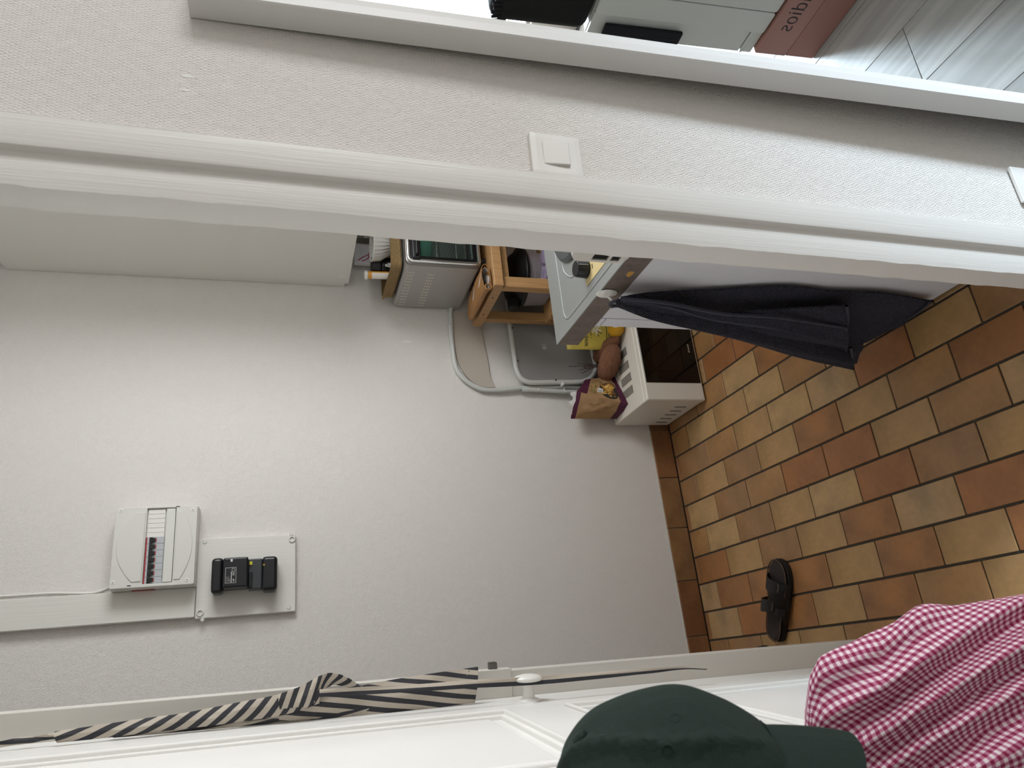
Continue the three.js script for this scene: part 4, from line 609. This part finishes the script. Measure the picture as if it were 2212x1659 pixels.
{   // paper snack bag, torn open
  const t = thing('snack_bag', 'brown paper snack bag with plum borders and torn open top on the microwave', 'paper bag', V(0, MY + 0.0008, 0));
  const mm = (x, y) => P(1200 + x / 7.215, 690 + y / 7.215, 'y', MY + 0.001); const a = mm(955, 1552), b = mm(1132, 1318), c = mm(915, 885); const d = a.clone().add(c).sub(b);
  const cornersB = [a, b, c, d].map((p) => V(p.x, 0, p.z)); const mid = cornersB[0].clone().add(cornersB[2]).multiplyScalar(0.5);
  const mz = (x, y, z) => P(1200 + x / 7.215, 690 + y / 7.215, 'z', z); const dy = V(0, -t.position.y, 0);
  const cornersT = [mz(236, 1548, -0.06).add(dy), mz(330, 1120, -0.02).add(dy), mz(470, 935, -0.07).add(dy), mz(300, 1250, -0.105).add(dy)];
  const face = (i, bands) => (u, v) => { const p = cornersB[i].clone().lerp(cornersB[(i + 1) % 4], u), q = cornersT[i].clone().lerp(cornersT[(i + 1) % 4], u); const ctr = mid.clone(); p.lerp(q, v); const n = N1(u * 5 + i * 9, v * 7 + 3) - 0.5, n2 = N2(u * 13 + i * 7, v * 15) - 0.5; const out = p.clone().sub(V(mid.x, p.y, mid.z)).normalize(); p.addScaledVector(out, (0.014 * n + 0.006 * n2 + (i < 2 ? 0.006 : 0)) * Math.sin(Math.PI * Math.min(1, v * 0.85 + 0.1)) * Math.sin(Math.PI * u)); if (v > 0.9) p.y += 0.014 * (N2(u * 9 + i * 5, 40) - 0.5) * (v - 0.9) * 10 * Math.sin(Math.PI * u); return p; };
  const brown = (g, W, H2) => { g.fillStyle = '#a27f58'; g.fillRect(0, 0, W, H2); const r = rng(5); for (let i = 0; i < 500; i++) { g.fillStyle = `rgba(${70 + r() * 60},${50 + r() * 40},30,0.06)`; g.fillRect(r() * W, r() * H2, 20 * r(), 2); } g.fillStyle = '#4c1733'; g.fillRect(0, 0, W, H2 * 0.09); };
  const left = paint(256, 512, (g, W, H2) => { brown(g, W, H2); g.fillStyle = '#4c1733'; g.fillRect(0, H2 * 0.85, W, H2 * 0.15); g.fillStyle = '#7d6040'; for (let i = 0; i < 6; i++) g.fillRect(10, 70 + i * 10, 40, 3); });
  const front = paint(512, 512, (g, W, H2) => { brown(g, W, H2); g.fillStyle = '#4c1733'; g.fillRect(0, 0, W, H2 * 0.2); g.fillRect(0, H2 * 0.86, W, H2 * 0.14); g.fillStyle = '#2c2622'; g.beginPath(); g.ellipse(190, 340, 170, 110, 0, 0, 7); g.fill(); const r = rng(8); for (let i = 0; i < 60; i++) { g.fillStyle = ['#c79a45', '#a8742f', '#d8b566', '#7a4f23', '#b98a3c'][Math.floor(r() * 5)]; g.beginPath(); g.ellipse(80 + r() * 230, 265 + r() * 140, 12 + r() * 22, 8 + r() * 12, r() * 3, 0, 7); g.fill(); } for (let i = 0; i < 120; i++) { g.fillStyle = ['#8a6a3a', '#5d4a2a', '#b08d52', '#6a7038'][Math.floor(r() * 4)]; g.beginPath(); g.arc(60 + r() * 330, 125 + r() * 70, 7, 0, 7); g.fill(); } g.fillStyle = '#e8e4e2'; g.fillRect(120, 205, 80, 62); g.fillStyle = '#333'; for (let i = 0; i < 6; i++) g.fillRect(128, 213 + i * 8, 60 - (i % 3) * 12, 4); });
  const other = paint(64, 256, (g, W, H2) => { brown(g, W, H2); g.fillStyle = '#4c1733'; g.fillRect(0, H2 * 0.86, W, H2 * 0.14); });
  const uvf = (u, v) => [u, v];
  for (const [i, nm, m] of [[0, 'side_face', left], [1, 'front_face', front], [2, 'side_face', other], [3, 'back_face', other]]) mesh(nm, gridSheet(face(i), 22, 30, 0.0005, uvf), printMat(m, 0.7, { side: THREE.DoubleSide }), t);
  const film = mat(0xd9d6d2, 0.25, { side: THREE.DoubleSide });
  mesh('torn_liner', gridSheet((u, v) => { const p = face(0)(0.15 + 0.8 * u, 0.93).lerp(face(1)(0.1 + 0.6 * u, 0.93), 0.3); p.y += 0.03 * v * (0.5 + N1(u * 6, 8)); p.x += 0.01 * (N2(u * 8, v * 3) - 0.5); p.z -= 0.01 * v; return p; }, 14, 6, 0.0004), film, t, 'torn white inner liner');
}
// ------------------------------------------------------------------ kitchenette: white base unit with a steel top
const UX = -0.196, UZ0 = 0.899, UZ1 = 1.52, UY = 0.8805;
{
  const t = thing('sink_unit', 'white kitchen base unit with a steel worktop and stone brown edge', 'kitchen unit');
  const bx = UX + 0.004;
  mesh('plinth', box(bx + 0.012, XR - 0.004, 0.0, 0.03, 1.02, UZ1 + 0.02), mat(0x4a3c30, 0.7), t);
  mesh('carcass', rbox(bx + 0.008, XR - 0.004, 0.03, 0.824, 1.004, UZ1 + 0.025, 0.001), cupboardWhite, t);
  const seam = 1.04; const wht = mat(0xdcdde2, 0.4);
  mesh('side_panel', [rbox(bx, bx + 0.0095, 0.012, 0.822, seam + 0.0015, UZ1 + 0.025, 0.0015)], wht, t); 
  mesh('corner_post', [rbox(bx, bx + 0.0095, 0.012, 0.806, 1.0, seam - 0.0015, 0.0012), rbox(bx, bx + 0.0095, 0.8085, 0.822, 1.0, seam - 0.0015, 0.0008)], wht, t);
  const hc = P(1160 + 630 * 0.2713, 500 + 750 * 0.2713, 'x', bx); mesh('hole_cap', lathe([[0.0085, 0], [0.0085, 0.0006], [0.0078, 0.001], [0, 0.001]], 28).rotateZ(Math.PI / 2).translate(bx, hc.y, hc.z), wht, t);
  const stone = mat(0xffffff, 0.55, { map: tex(256, 256, (u, v) => { const k = 0.4 * N1(u * 20, v * 7, 20, 7) + 0.4 * N2(u * 70, v * 50, 70, 50) + 0.2 * N1(u * 6, v * 6, 6, 6); return [0.35 + 0.17 * k, 0.31 + 0.155 * k, 0.285 + 0.145 * k]; }, 0.3), metres: true });
  const edge = mesh('edge_band', rbox(UX, XR - 0.003, UY - 0.057, UY - 0.003, UZ0 + 0.001, UZ1 + 0.028, 0.001), stone, t, 'stone brown laminate edge');
  const cp = P(1180 + 1575 / 8.732, 500 + 805 / 8.732, 'x', UX); const chip = poly([[-0.012, -0.004], [-0.009, 0.003], [0.0, 0.0075], [0.008, 0.0055], [0.0115, 0], [0.008, -0.0065], [0.0, -0.006]]);
  mesh('chip', ext(chip, 0.0012, 0.0004, 1).rotateY(-Math.PI / 2).translate(UX + 0.0006, cp.y, cp.z), mat(0xb98a3e, 0.7), edge, 'small chipped spot of bare yellow board');
  const steel = mesh('steel_top', [rbox(UX - 0.0005, XR - 0.003, UY - 0.0032, UY, UZ0, UZ1 + 0.029, 0.001)], brushedSteel, t, 'brushed steel worktop');
  const bead = (pts, r, closed = true) => tube(pts.map(([x, z]) => V(x, UY - r * 0.6, z)), r, 160, 8, closed, 0.1);
  const rrp = (x0, x1, z0, z1, c) => [[x0 + c, z0], [x1 - c, z0], [x1, z0 + c], [x1, z1 - c], [x1 - c, z1], [x0 + c, z1], [x0, z1 - c], [x0, z0 + c]];
  mesh('ridge', [bead(rrp(UX + 0.026, 0.5, UZ0 + 0.068, UZ1 - 0.02, 0.03), 0.0042), bead(rrp(UX + 0.105, 0.48, UZ0 + 0.1, UZ1 - 0.05, 0.05), 0.004)], mat(0x8f9290, 0.62, { metalness: 0.6 }), steel);
  mesh('hot_plate', lathe([[0.093, 0], [0.093, 0.004], [0.09, 0.008], [0.086, 0.0085], [0.085, 0.012], [0.05, 0.0125], [0.045, 0.011], [0, 0.011]], 56).translate(0.04, UY, 1.072), mat(0x5d6163, 0.45, { metalness: 0.5 }), t, 'round grey hot plate');
  const lt = paint(256, 64, (g) => { g.fillStyle = '#c9b684'; g.fillRect(0, 0, 256, 64); g.fillStyle = '#3a3428'; for (let i = 0; i < 9; i++) g.fillRect(16 + i * 26, 30, 3, 16); });
  const strip0 = plate('control_label', 0.36, 0.046, printMat(lt, 0.5), t, V(-0.1305, UY + 0.0008, 1.293)); strip0.rotation.set(-Math.PI / 2, 0, Math.PI / 2);
  const knob = (z) => { const k = mesh('knob', [lathe([[0, 0.028], [0.017, 0.028], [0.0185, 0.026], [0.0205, 0.003], [0.0205, 0], [0, 0]], 12)], blackPlastic, t, 'black control knob'); k.position.set(-0.118, UY + 0.0012, z); mesh('pointer', box(-0.0006, 0.0006, 0.004, 0.026, 0.0185, 0.0207), mat(0xb0b0b0, 0.5), k); };
  knob(1.128); knob(1.3);
}
{
  const c = P(1180 + 1150 / 8.732, 500 + 1255 / 8.732, 'x', UX - 0.012);
  const t = thing('towel_hook', 'white stick-on oval hook on the brown worktop edge holding the towel', 'hook', V(UX - 0.0003, c.y, c.z));
  mesh('base', gridSheet((u, v) => { const a = u * Math.PI * 2; return V(-0.006 * Math.sqrt(1 - 0.96 * v * v), 0.0235 * v * Math.sin(a), 0.0175 * v * Math.cos(a)); }, 36, 10, 0.0003), whitePlastic, t);
  mesh('prong', tube([V(-0.004, -0.004, -0.004), V(-0.012, -0.013, -0.007), V(-0.022, -0.017, -0.009), V(-0.029, -0.012, -0.01)], 0.0034, 30, 12), whitePlastic, t);
}
{   // dark navy terry towel
  const t = thing('towel', 'dark navy terry towel hanging in folds from the hook on the white unit', 'towel');
  const terryBump = tex(256, 256, (u, v) => Math.pow(N1(u * 64, v * 64, 64, 64) * 0.5 + N2(u * 120, v * 120, 120, 120) * 0.5, 1.5), 0.1, false);
  const terry = mat(0xffffff, 0.95, { map: tex(256, 256, (u, v) => { const k = Math.pow(0.5 * N1(u * 90, v * 90, 90, 90) + 0.5 * N2(u * 160, v * 160, 160, 160), 1.6); return [0.09 + 0.26 * k, 0.09 + 0.26 * k, 0.125 + 0.29 * k]; }, 0.16), bumpMap: terryBump, bumpScale: 0.008, metres: true, phys: true, sheen: 0.6, sheenColor: new THREE.Color(0.1, 0.1, 0.16), sheenRoughness: 0.7 });
  const hem = mat(0x3c3c48, 0.85, { bumpMap: streak, bumpScale: 0.001, metres: true });
  const S = (pts, x) => pts.map(([a, b], i) => { const f = i / (pts.length - 1); const d = typeof x === 'number' ? x : x[0] + (x[1] - x[0]) * Math.sin(Math.min(1, f * 1.3) * Math.PI / 2); return P(a, b, 'x', d); });
  const wob = (amp, k, ph) => (u, v) => V(-amp * (0.4 + v) * Math.pow(Math.sin(Math.PI * u), 0.7) + 0.004 * Math.sin(u * k + v * 5 + ph) * v, 0, 0);
  const fold = (name, A, B, xa, xb, th, amp, ph) => { const o = mesh(name, strip(S(A, xa), S(B, xb), th, 18, 70, wob(amp, 9, ph)), terry, t); return o; };
  // rear fold, against the unit, widest at the bottom
  fold('rear_fold', [[1342, 640], [1420, 634], [1560, 628], [1700, 622], [1800, 630], [1912, 634], [2014, 649]], [[1340, 652], [1430, 672], [1560, 690], [1700, 705], [1800, 735], [1870, 742], [1905, 718]], UX - 0.011, UX - 0.02, 0.006, 0.008, 0);
  // middle fold
  fold('middle_fold', [[1334, 647], [1430, 652], [1540, 672], [1640, 668], [1740, 664], [1827, 661]], [[1336, 658], [1420, 680], [1530, 700], [1640, 722], [1740, 742], [1826, 756]], [UX - 0.028, UX - 0.045], [UX - 0.032, UX - 0.062], 0.006, 0.012, 1.2);
  fold('middle_fold', [[1334, 645], [1440, 650], [1560, 676], [1660, 684], [1760, 700], [1828, 708]], [[1336, 656], [1450, 668], [1560, 690], [1660, 706], [1760, 735], [1828, 757]], [UX - 0.03, UX - 0.06], [UX - 0.036, UX - 0.066], 0.006, 0.01, 2.1);
  // front fold
  fold('front_fold', [[1330, 650], [1420, 672], [1520, 684], [1620, 700], [1740, 728], [1838, 752]], [[1332, 662], [1400, 688], [1490, 711], [1600, 737], [1720, 770], [1842, 795]], [UX - 0.036, UX - 0.055], [UX - 0.04, UX - 0.085], 0.006, 0.014, 3.3);
  // under corner showing past the front hem
  fold('rear_fold', [[1700, 712], [1790, 722], [1866, 733]], [[1700, 760], [1780, 786], [1848, 784]], UX - 0.03, UX - 0.036, 0.005, 0.006, 4);
  const edge = (pts, x) => mesh('hem', tube(S(pts, x), 0.0038, 40, 8), hem, t);
  edge([[1829, 660], [1832, 690], [1829, 708]], UX - 0.05); edge([[1828, 708], [1830, 735], [1827, 757]], UX - 0.066); edge([[1838, 750], [1842, 775], [1843, 795]], UX - 0.075); edge([[2013, 650], [1980, 676], [1930, 706], [1906, 718]], UX - 0.022);
  edge([[1340, 648], [1440, 662], [1540, 690], [1640, 704], [1750, 722], [1826, 740]], [UX - 0.04, UX - 0.068]); edge([[1342, 645], [1440, 655], [1560, 678], [1680, 686], [1828, 708]], [UX - 0.038, UX - 0.066]);
  mesh('loop', [tube([[1344, 652], [1330, 651], [1319, 655], [1321, 661], [1340, 660]].map(([a, b]) => P(a, b, 'x', UX - 0.03)), 0.004, 40, 8)], hem, t, 'hanging loop over the hook');
}
// ------------------------------------------------------------------ striped apron hanging along the open door
{
  const t = thing('apron', 'cream and charcoal striped apron hanging in a narrow bundle on the open door edge', 'apron');
  const stripes = (ang, per = 0.0195) => { const c = Math.cos(ang), s = Math.sin(ang); return (u, v, a, b) => [(a * c + b * s) / per, (-a * s + b * c) / 0.1]; };
  const turning = (u, v, a, b) => [(a * (0.95 - 0.35 * v) + 0.3 * b + 0.55 * b * b) / 0.0195, b / 0.1];
  const cloth = mat(0xffffff, 0.88, { map: tex(128, 32, (u, v, x, y) => { const e = u < 0.47 || u > 0.985; const n = (N1(x * 0.9, y * 0.9) - 0.5) * 0.06; return e ? [0.215 + n, 0.215 + n, 0.235 + n] : [0.745 + n, 0.705 + n, 0.65 + n]; }) });
  const Q = (pts, z) => pts.map(([x, y, dz = 0]) => P(x, y, 'z', z + dz));
  const piece = (name, A, B, z, ang, bul = 0.006, th = 0.0012, per, uvf) => mesh(name, strip(Q(A, z), Q(B, z), th, 12, 60, (u, v) => V(0, 0, bul * Math.sin(Math.PI * u) + 0.002 * Math.sin(v * 18 + u * 5)), uvf || stripes(ang, per)), cloth, t);
  const z0 = 0.852;
  // long upper part twisted into a narrow bundle
  piece('upper_bundle', [[118, 1580], [240, 1562], [330, 1549], [385, 1542], [450, 1530], [520, 1516], [600, 1500], [690, 1470]], [[122, 1605], [230, 1594], [330, 1582], [400, 1574], [470, 1566], [540, 1556], [610, 1545], [690, 1522]], z0 + 0.006, 0, 0.008, 0.0012, 0, turning);
  piece('under_fold', [[240, 1584], [340, 1573], [450, 1560], [560, 1548], [690, 1530], [820, 1515]], [[244, 1594], [340, 1586], [450, 1576], [560, 1566], [690, 1555], [820, 1537]], z0 - 0.004, 0.15, 0.004);
  // lower skirt
  piece('skirt', [[520, 1530], [640, 1508], [760, 1485], [860, 1466], [950, 1452], [1033, 1440]], [[520, 1562], [640, 1556], [760, 1546], [860, 1538], [950, 1528], [1026, 1518]], z0 - 0.002, -0.22, 0.007);
  // loop of cloth standing out to the right
  piece('raised_flap', [[600, 1500], [650, 1482], [684, 1463], [706, 1455], [728, 1455], [750, 1464], [782, 1483]], [[604, 1532], [640, 1528], [672, 1524], [700, 1490, -0.02], [722, 1480, -0.025], [745, 1484, -0.02], [772, 1490, -0.008]], z0 + 0.016, 1.1, 0.004);
  mesh('hem', strip(Q([[1009, 1444], [1033, 1440]], z0 - 0.004), Q([[1003, 1521], [1026, 1518]], z0 - 0.004), 0.0028, 10, 4, (u, v) => V(0, 0, 0.008 * Math.sin(Math.PI * u)), stripes(1.45)), cloth, t);
  // waist tie hanging past the door knob
  piece('tie', [[690, 1489], [780, 1484], [900, 1478], [1030, 1468], [1160, 1461], [1280, 1452], [1400, 1444], [1480, 1440], [1525, 1444]], [[690, 1506], [780, 1501], [900, 1494], [1030, 1486], [1160, 1479], [1280, 1468], [1400, 1455], [1480, 1446], [1527, 1447]], z0 + 0.05, 0.0, 0.002, 0.001, 0.021);
  piece('neck_strap', [[118, 1584], [60, 1592], [0, 1601], [-120, 1618], [-260, 1640]], [[120, 1596], [60, 1605], [0, 1615], [-120, 1632], [-260, 1654]], z0 + 0.002, 0.1, 0.002, 0.001, 0.02);
  // hook over the top of the door carries the neck strap
  const hk = thing('door_hook', 'white hook fixed high on the open door above the apron', 'hook'); const hp = P(-262, 1650, 'z', z0 + 0.002);
  mesh('plate', rbox(hp.x - 0.016, hp.x + 0.01, hp.y - 0.03, hp.y + 0.02, 0.8105, 0.82, 0.002), whitePlastic, hk); mesh('prong', tube([V(hp.x - 0.003, hp.y - 0.012, 0.816), V(hp.x - 0.003, hp.y - 0.014, z0 - 0.004), V(hp.x - 0.003, hp.y + 0.004, z0 + 0.012)], 0.004, 20, 8), whitePlastic, hk);
}
// ------------------------------------------------------------------ cap and checked shirt hanging on the hall wall at the left
const vRight = V(0.928, 0.012, 0.373).normalize(), vUp = RIGHT.clone().negate(), vBack = FWD.clone().negate();   // directions of the upright picture
{
  const D = 0.66, k = FOCAL / D, t = thing('baseball_cap', 'dark green cotton cap hanging brim down in the foreground', 'cap', Pd(1464, 1704, D));
  const yA = vRight.clone().multiplyScalar(0.87).addScaledVector(vUp, 0.49).normalize(), zA = vRight.clone().multiplyScalar(0.49).addScaledVector(vUp, -0.87).normalize(); zA.addScaledVector(yA, -zA.dot(yA)).normalize();
  t.quaternion.setFromRotationMatrix(new THREE.Matrix4().makeBasis(yA.clone().cross(zA), yA, zA));   // local: y crown, z front, x to the side away from the viewer
  const twill = mat(0x11261f, 0.86, { bumpMap: fineNoise, bumpScale: 0.0004, metres: true, phys: true, sheen: 0.3, sheenColor: new THREE.Color(0.08, 0.16, 0.14), sheenRoughness: 0.6 });
  const AL = [0, 0.006, 0.023, 0.048, 0.081, 0.124, 0.142, 0.158, 0.173, 0.19, 0.198, 0.2015], HT = [0.0005, 0.012, 0.038, 0.066, 0.0795, 0.0878, 0.0872, 0.082, 0.0726, 0.05, 0.022, 0.0005];
  const hgt = (al) => { let i = 0; while (i < AL.length - 2 && AL[i + 1] < al) i++; const f = Math.min(1, Math.max(0, (al - AL[i]) / (AL[i + 1] - AL[i]))); const h0 = HT[Math.max(0, i - 1)], h1 = HT[i], h2 = HT[i + 1], h3 = HT[Math.min(HT.length - 1, i + 2)]; const m1 = i ? (h2 - h0) / (AL[i + 1] - AL[i - 1]) : (h2 - h1) / (AL[1] - AL[0]), m2 = i < AL.length - 2 ? (h3 - h1) / (AL[i + 2] - AL[i]) : (h2 - h1) / (AL[i + 1] - AL[i]), d = AL[i + 1] - AL[i]; return (2 * f ** 3 - 3 * f * f + 1) * h1 + (f ** 3 - 2 * f * f + f) * d * m1 + (-2 * f ** 3 + 3 * f * f) * h2 + (f ** 3 - f * f) * d * m2; };
  const dome = (a, al) => {   // a: 0 = edge away from the viewer, PI = edge towards the viewer; al: metres back from the brim
    const h = hgt(al), zz = (al - 0.1008) / 0.1008, b = 0.079 * Math.pow(Math.max(0, 1 - Math.pow(Math.abs(zz), 2.5)), 1 / 2.5); const c = Math.cos(a), sn = Math.max(0, Math.sin(a));
    const seam = Math.exp(-Math.pow((a - 2.05 - 0.3 * Math.sin(al * 22 + 0.6)) * 9, 2)); const ripple = 0.0026 * Math.sin(al * 46 + a * 3) * sn * (a > Math.PI / 2 ? 1 : 0.3);
    const lift = 0.008 * seam * Math.min(1, h * 30) + ripple * Math.min(1, h * 20);
    const x = b * Math.sign(c) * Math.pow(Math.abs(c), 0.85), y = h * Math.pow(sn, 0.72); const L = Math.hypot(x, y) + 1e-6; return V(x * (1 + lift / L), y * (1 + lift / L) , 0.097 - al); };
  const side0 = (u) => Math.PI * u;
  mesh('crown', gridSheet((u, v) => dome(side0(u), 0.0002 + 0.2012 * (0.5 - 0.5 * Math.cos(Math.PI * v))), 60, 90, 0.0016), twill, t);
  const bt = dome(Math.PI / 2 + 0.05, 0.15); mesh('button', lathe([[0, 0.006], [0.005, 0.0054], [0.0078, 0.003], [0.0084, -0.001], [0, -0.001]], 24).rotateX(-0.45).translate(bt.x, bt.y, bt.z), twill, t);
  const brim = gridSheet((u, v) => { const q = (u - 0.5) * 2, arch = 0.037 * Math.pow(Math.abs(q), 1.7); const out = 0.079 * Math.pow(1 - Math.pow(Math.abs(q), 2.6), 0.55) * v; const dr = 0.5; return V(q * (0.07 + 0.003 * v), 0.003 - arch - Math.sin(dr) * out * (1 + 0.12 * v), 0.0965 - 0.03 * q * q + Math.cos(dr) * out - 0.006 * v * v); }, 60, 22, 0.0034);
  mesh('brim', brim, twill, t, 'curved brim');
  mesh('front_panel', gridSheet((u, v) => { const q = (u - 0.5) * 2; return V(q * 0.07, (0.008 - 0.037 * Math.pow(Math.abs(q), 1.7)) * v + 0.004 * (1 - v), 0.0985 - 0.03 * q * q - 0.002 * (1 - v)); }, 40, 4, 0.002), twill, t);
  mesh('side_band', [1, -1].map((sg) => gridSheet((u, v) => { const al = 0.02 + 0.175 * (sg > 0 ? u : 1 - u), p = dome(sg > 0 ? 0.0 : Math.PI, al); return V(p.x * (1 - 0.03 * v), 0.002 - 0.03 * v * Math.sin(Math.PI * u) - 0.01 * v, p.z); }, 40, 4, 0.0016)), twill, t);
  const onDome = (z, y) => { const al = 0.097 - z; let a = Math.PI / 2; for (let i = 0; i < 400; i++) { a = Math.PI / 2 + i * Math.PI / 800; if (dome(a, al).y < y) break; } return [a, al]; };
  for (const [z, y] of [[0.03, 0.0725], [0.013, 0.0665]]) { const [a, al] = onDome(z, y); const p = dome(a, al), q = dome(a + 0.03, al), r2 = dome(a, al + 0.003); const n = q.clone().sub(p).cross(r2.clone().sub(p)).normalize(); if (n.dot(p) < 0) n.negate(); const e = mesh('eyelet', new THREE.TorusGeometry(0.0042, 0.0014, 8, 20), twill, t); e.position.copy(p).addScaledVector(n, 0.0006); e.quaternion.setFromUnitVectors(V(0, 0, 1), n); mesh('eyelet_hole', new THREE.CircleGeometry(0.0032, 16).translate(0, 0, 0.0004), darkSlot, e); }
}
{
  const t = thing('checked_shirt', 'raspberry and white gingham cotton shirt hanging in folds below the green cap', 'shirt');
  const ging = tex(64, 64, (u, v, x, y) => { const a = x % 32 < 16, b = y % 32 < 16; const n = 0.03 * (N1(x * 3.1, y * 3.3) - 0.5); const c = a && b ? [0.56, 0.12, 0.29] : a || b ? [0.76, 0.49, 0.61] : [0.96, 0.91, 0.93]; return c.map((q) => q + n); }, null);
  ging.repeat.set(1, 1);
  const cotton = mat(0xffffff, 0.9, { map: ging, side: THREE.DoubleSide });
  const D = 0.79, px = D / FOCAL;
  // outline of the garment in the upright picture: right edge X at height Y (pixels)
  const Ys = [1738, 1748, 1770, 1800, 1840, 1870, 1930, 1975, 2000, 2060, 2130, 2212, 2400, 2700], Xr = [120, 196, 240, 256, 272, 288, 314, 348, 356, 351, 362, 376, 392, 400];
  const edge = (y) => { let i = 0; while (i < Ys.length - 2 && Ys[i + 1] < y) i++; const f = Math.min(1, Math.max(0, (y - Ys[i]) / (Ys[i + 1] - Ys[i]))); return Xr[i] + (Xr[i + 1] - Xr[i]) * f; };
  const XLf = -190, top = 1738;
  const period = 0.0084, ang = -0.45, ca = Math.cos(ang), sa = Math.sin(ang);
  const fn = (side) => (u, v) => {   // u from the far left to the right edge, v downwards
    const y = top + 940 * Math.pow(v, 1.25) + (1 - v) * 34 * Math.pow(Math.max(0, 0.72 - u), 1.4) * 2; const xr = edge(y), X = XLf + (xr - XLf) * Math.sin(u * Math.PI / 2);
    const depth = (0.012 + 0.075 * Math.pow(Math.min(1, v * 2.4), 0.6)) * Math.cos(u * Math.PI / 2 * 0.999);
    const p = X * 0.876 - y * 0.48 + 10 * Math.sin(y / 130), fall = Math.min(1, v * 4) * Math.pow(Math.cos(u * Math.PI / 2), 0.6);
    const valley = (c, wd) => Math.exp(-Math.pow((p - c) / wd, 2));
    const folds = -0.03 * valley(-790, 26) + 0.012 * valley(-755, 26) - 0.02 * valley(-878, 24) + 0.01 * valley(-845, 22) - 0.014 * valley(-700, 24) - 0.016 * valley(-960, 30) + 0.004 * Math.sin(p / 21 + X / 90);
    const dz = side * (depth + fall * folds);
    return Pd(1659 - 1659 + y, 1659 - X, D - dz);
  };
  const uvf = (u, v, a, b, p) => { return [0, 0]; };
  const cloth = (side) => gridSheet((u, v) => fn(side)(side > 0 ? u : 1 - u, v), 90, 110, 0, (u, v, a, b) => [(a * ca + b * sa) / period / 2, (-a * sa + b * ca) / period / 2]);
  mesh('front_panel', cloth(1), cotton, t); mesh('back_panel', cloth(-1), cotton, t);
  // hooks that carry the clothes, on the wall just left of the picture
  const hook = (label, at) => { const h = thing('coat_hook', label, 'hook', at); mesh('base', lathe([[0.018, 0], [0.018, 0.004], [0.012, 0.007], [0, 0.008]], 24).rotateZ(-Math.PI / 2).translate(0, 0, 0), chrome, h); const reach = Math.max(0.04, -1.09 - XL); mesh('arm', tube([V(0.004, 0, 0), V(reach * 0.6, -0.01, 0), V(reach, 0.006, 0), V(reach + 0.006, 0.022, 0)], 0.005, 30, 10), chrome, h); };
  hook('metal coat hook on the hall wall carrying the green cap', V(XL + 0.0005, 1.17, 1.7)); hook('metal coat hook on the hall wall carrying the checked shirt', V(XL + 0.0005, 0.985, 1.72));
}
// ------------------------------------------------------------------ seen in the mirror: furniture along the right side of the hall
{
  const t = thing('white_cabinet', 'white cabinet with two doors seen in the mirror above the pink box', 'cabinet');
  const x = 0.752, wht = mat(0xd8d9d4, 0.35);
  mesh('carcass', box(x + 0.018, x + 0.36, 0.206, 0.74, 1.86, 2.34), wht, t);
  const door = (z0, z1) => mesh('door', ext(rr(z1 - z0, 0.53, 0.008, (z0 + z1) / 2, 0.473), 0.018, 0.0015).rotateY(-Math.PI / 2).translate(x + 0.018, 0, 0), wht, t);
  door(1.865, 2.1885); door(2.1915, 2.2635);
  mesh('side_panel', [rbox(x + 0.003, x + 0.018, 0.236, 0.245, 2.2645, 2.34, 0.001), rbox(x + 0.006, x + 0.018, 0.248, 0.738, 2.2645, 2.34, 0.001), rbox(x + 0.006, x + 0.018, 0.206, 0.234, 2.2645, 2.34, 0.001)], wht, t);
  for (const [a, b] of [[x + 0.03, 1.88], [x + 0.36, 1.88], [x + 0.36, 2.32]]) mesh('leg', cyl(0.014, 0.012, 0.206, 16).translate(a, 0.103, b), wht, t);
}
{
  const t = thing('pink_box', 'pink cardboard box on the floor printed with black lettering, seen in the mirror', 'box');
  const pink = mat(0xa8796f, 0.65); const x0 = 0.742, x1 = 1.08, z0 = 1.74, z1 = 2.324;
  mesh('box_body', rbox(x0, x1, 0.0008, 0.098, z0, z1, 0.003), pink, t);
  mesh('lid', rbox(x0 - 0.0015, x1 + 0.0015, 0.0985, 0.202, z0 - 0.0015, z1 + 0.0015, 0.004), mat(0xae8077, 0.6), t);
  const st = paint(1024, 256, (g, W, H) => { g.fillStyle = '#ae8077'; g.fillRect(0, 0, W, H); g.fillStyle = '#15100f'; g.font = '190px sans-serif'; g.fillText('Studios', 180, 190); });
  const p = plate('lettering', 0.3, 0.075, printMat(st, 0.6), t, V(x0 - 0.0019, 0.158, 2.15)); p.rotation.y = -Math.PI / 2;
}
{
  const t = thing('holdall', 'black padded holdall on top of the white cabinet, seen in the mirror', 'bag');
  const blk = mat(0x060607, 0.85), x = 0.757;
  mesh('bag_body', rbox(x, x + 0.22, 0.7415, 1.03, 1.92, 2.338, 0.035, 5), blk, t);
  const ribs = []; for (let i = 0; i < 30; i++) ribs.push(cyl(0.0042, 0.0042, 0.05, 8).rotateZ(0.25).translate(x + 0.004, 1.0 + 0.004 * (i % 2), 1.935 + i * 0.0135)); mesh('knit_band', ribs, mat(0x1c1a1e, 0.9), t).userData.kind = 'stuff';
}
tag(mesh('cloth', rbox(0.738, 0.7505, 0.46, 0.7, 2.284, 2.337, 0.004, 3), mat(0x10121a, 0.95, { bumpMap: streak, bumpScale: 0.004, metres: true })), 'folded navy cloth on the white cabinet front below the holdall, seen in the mirror', 'cloth');
renderer.render(scene, camera);
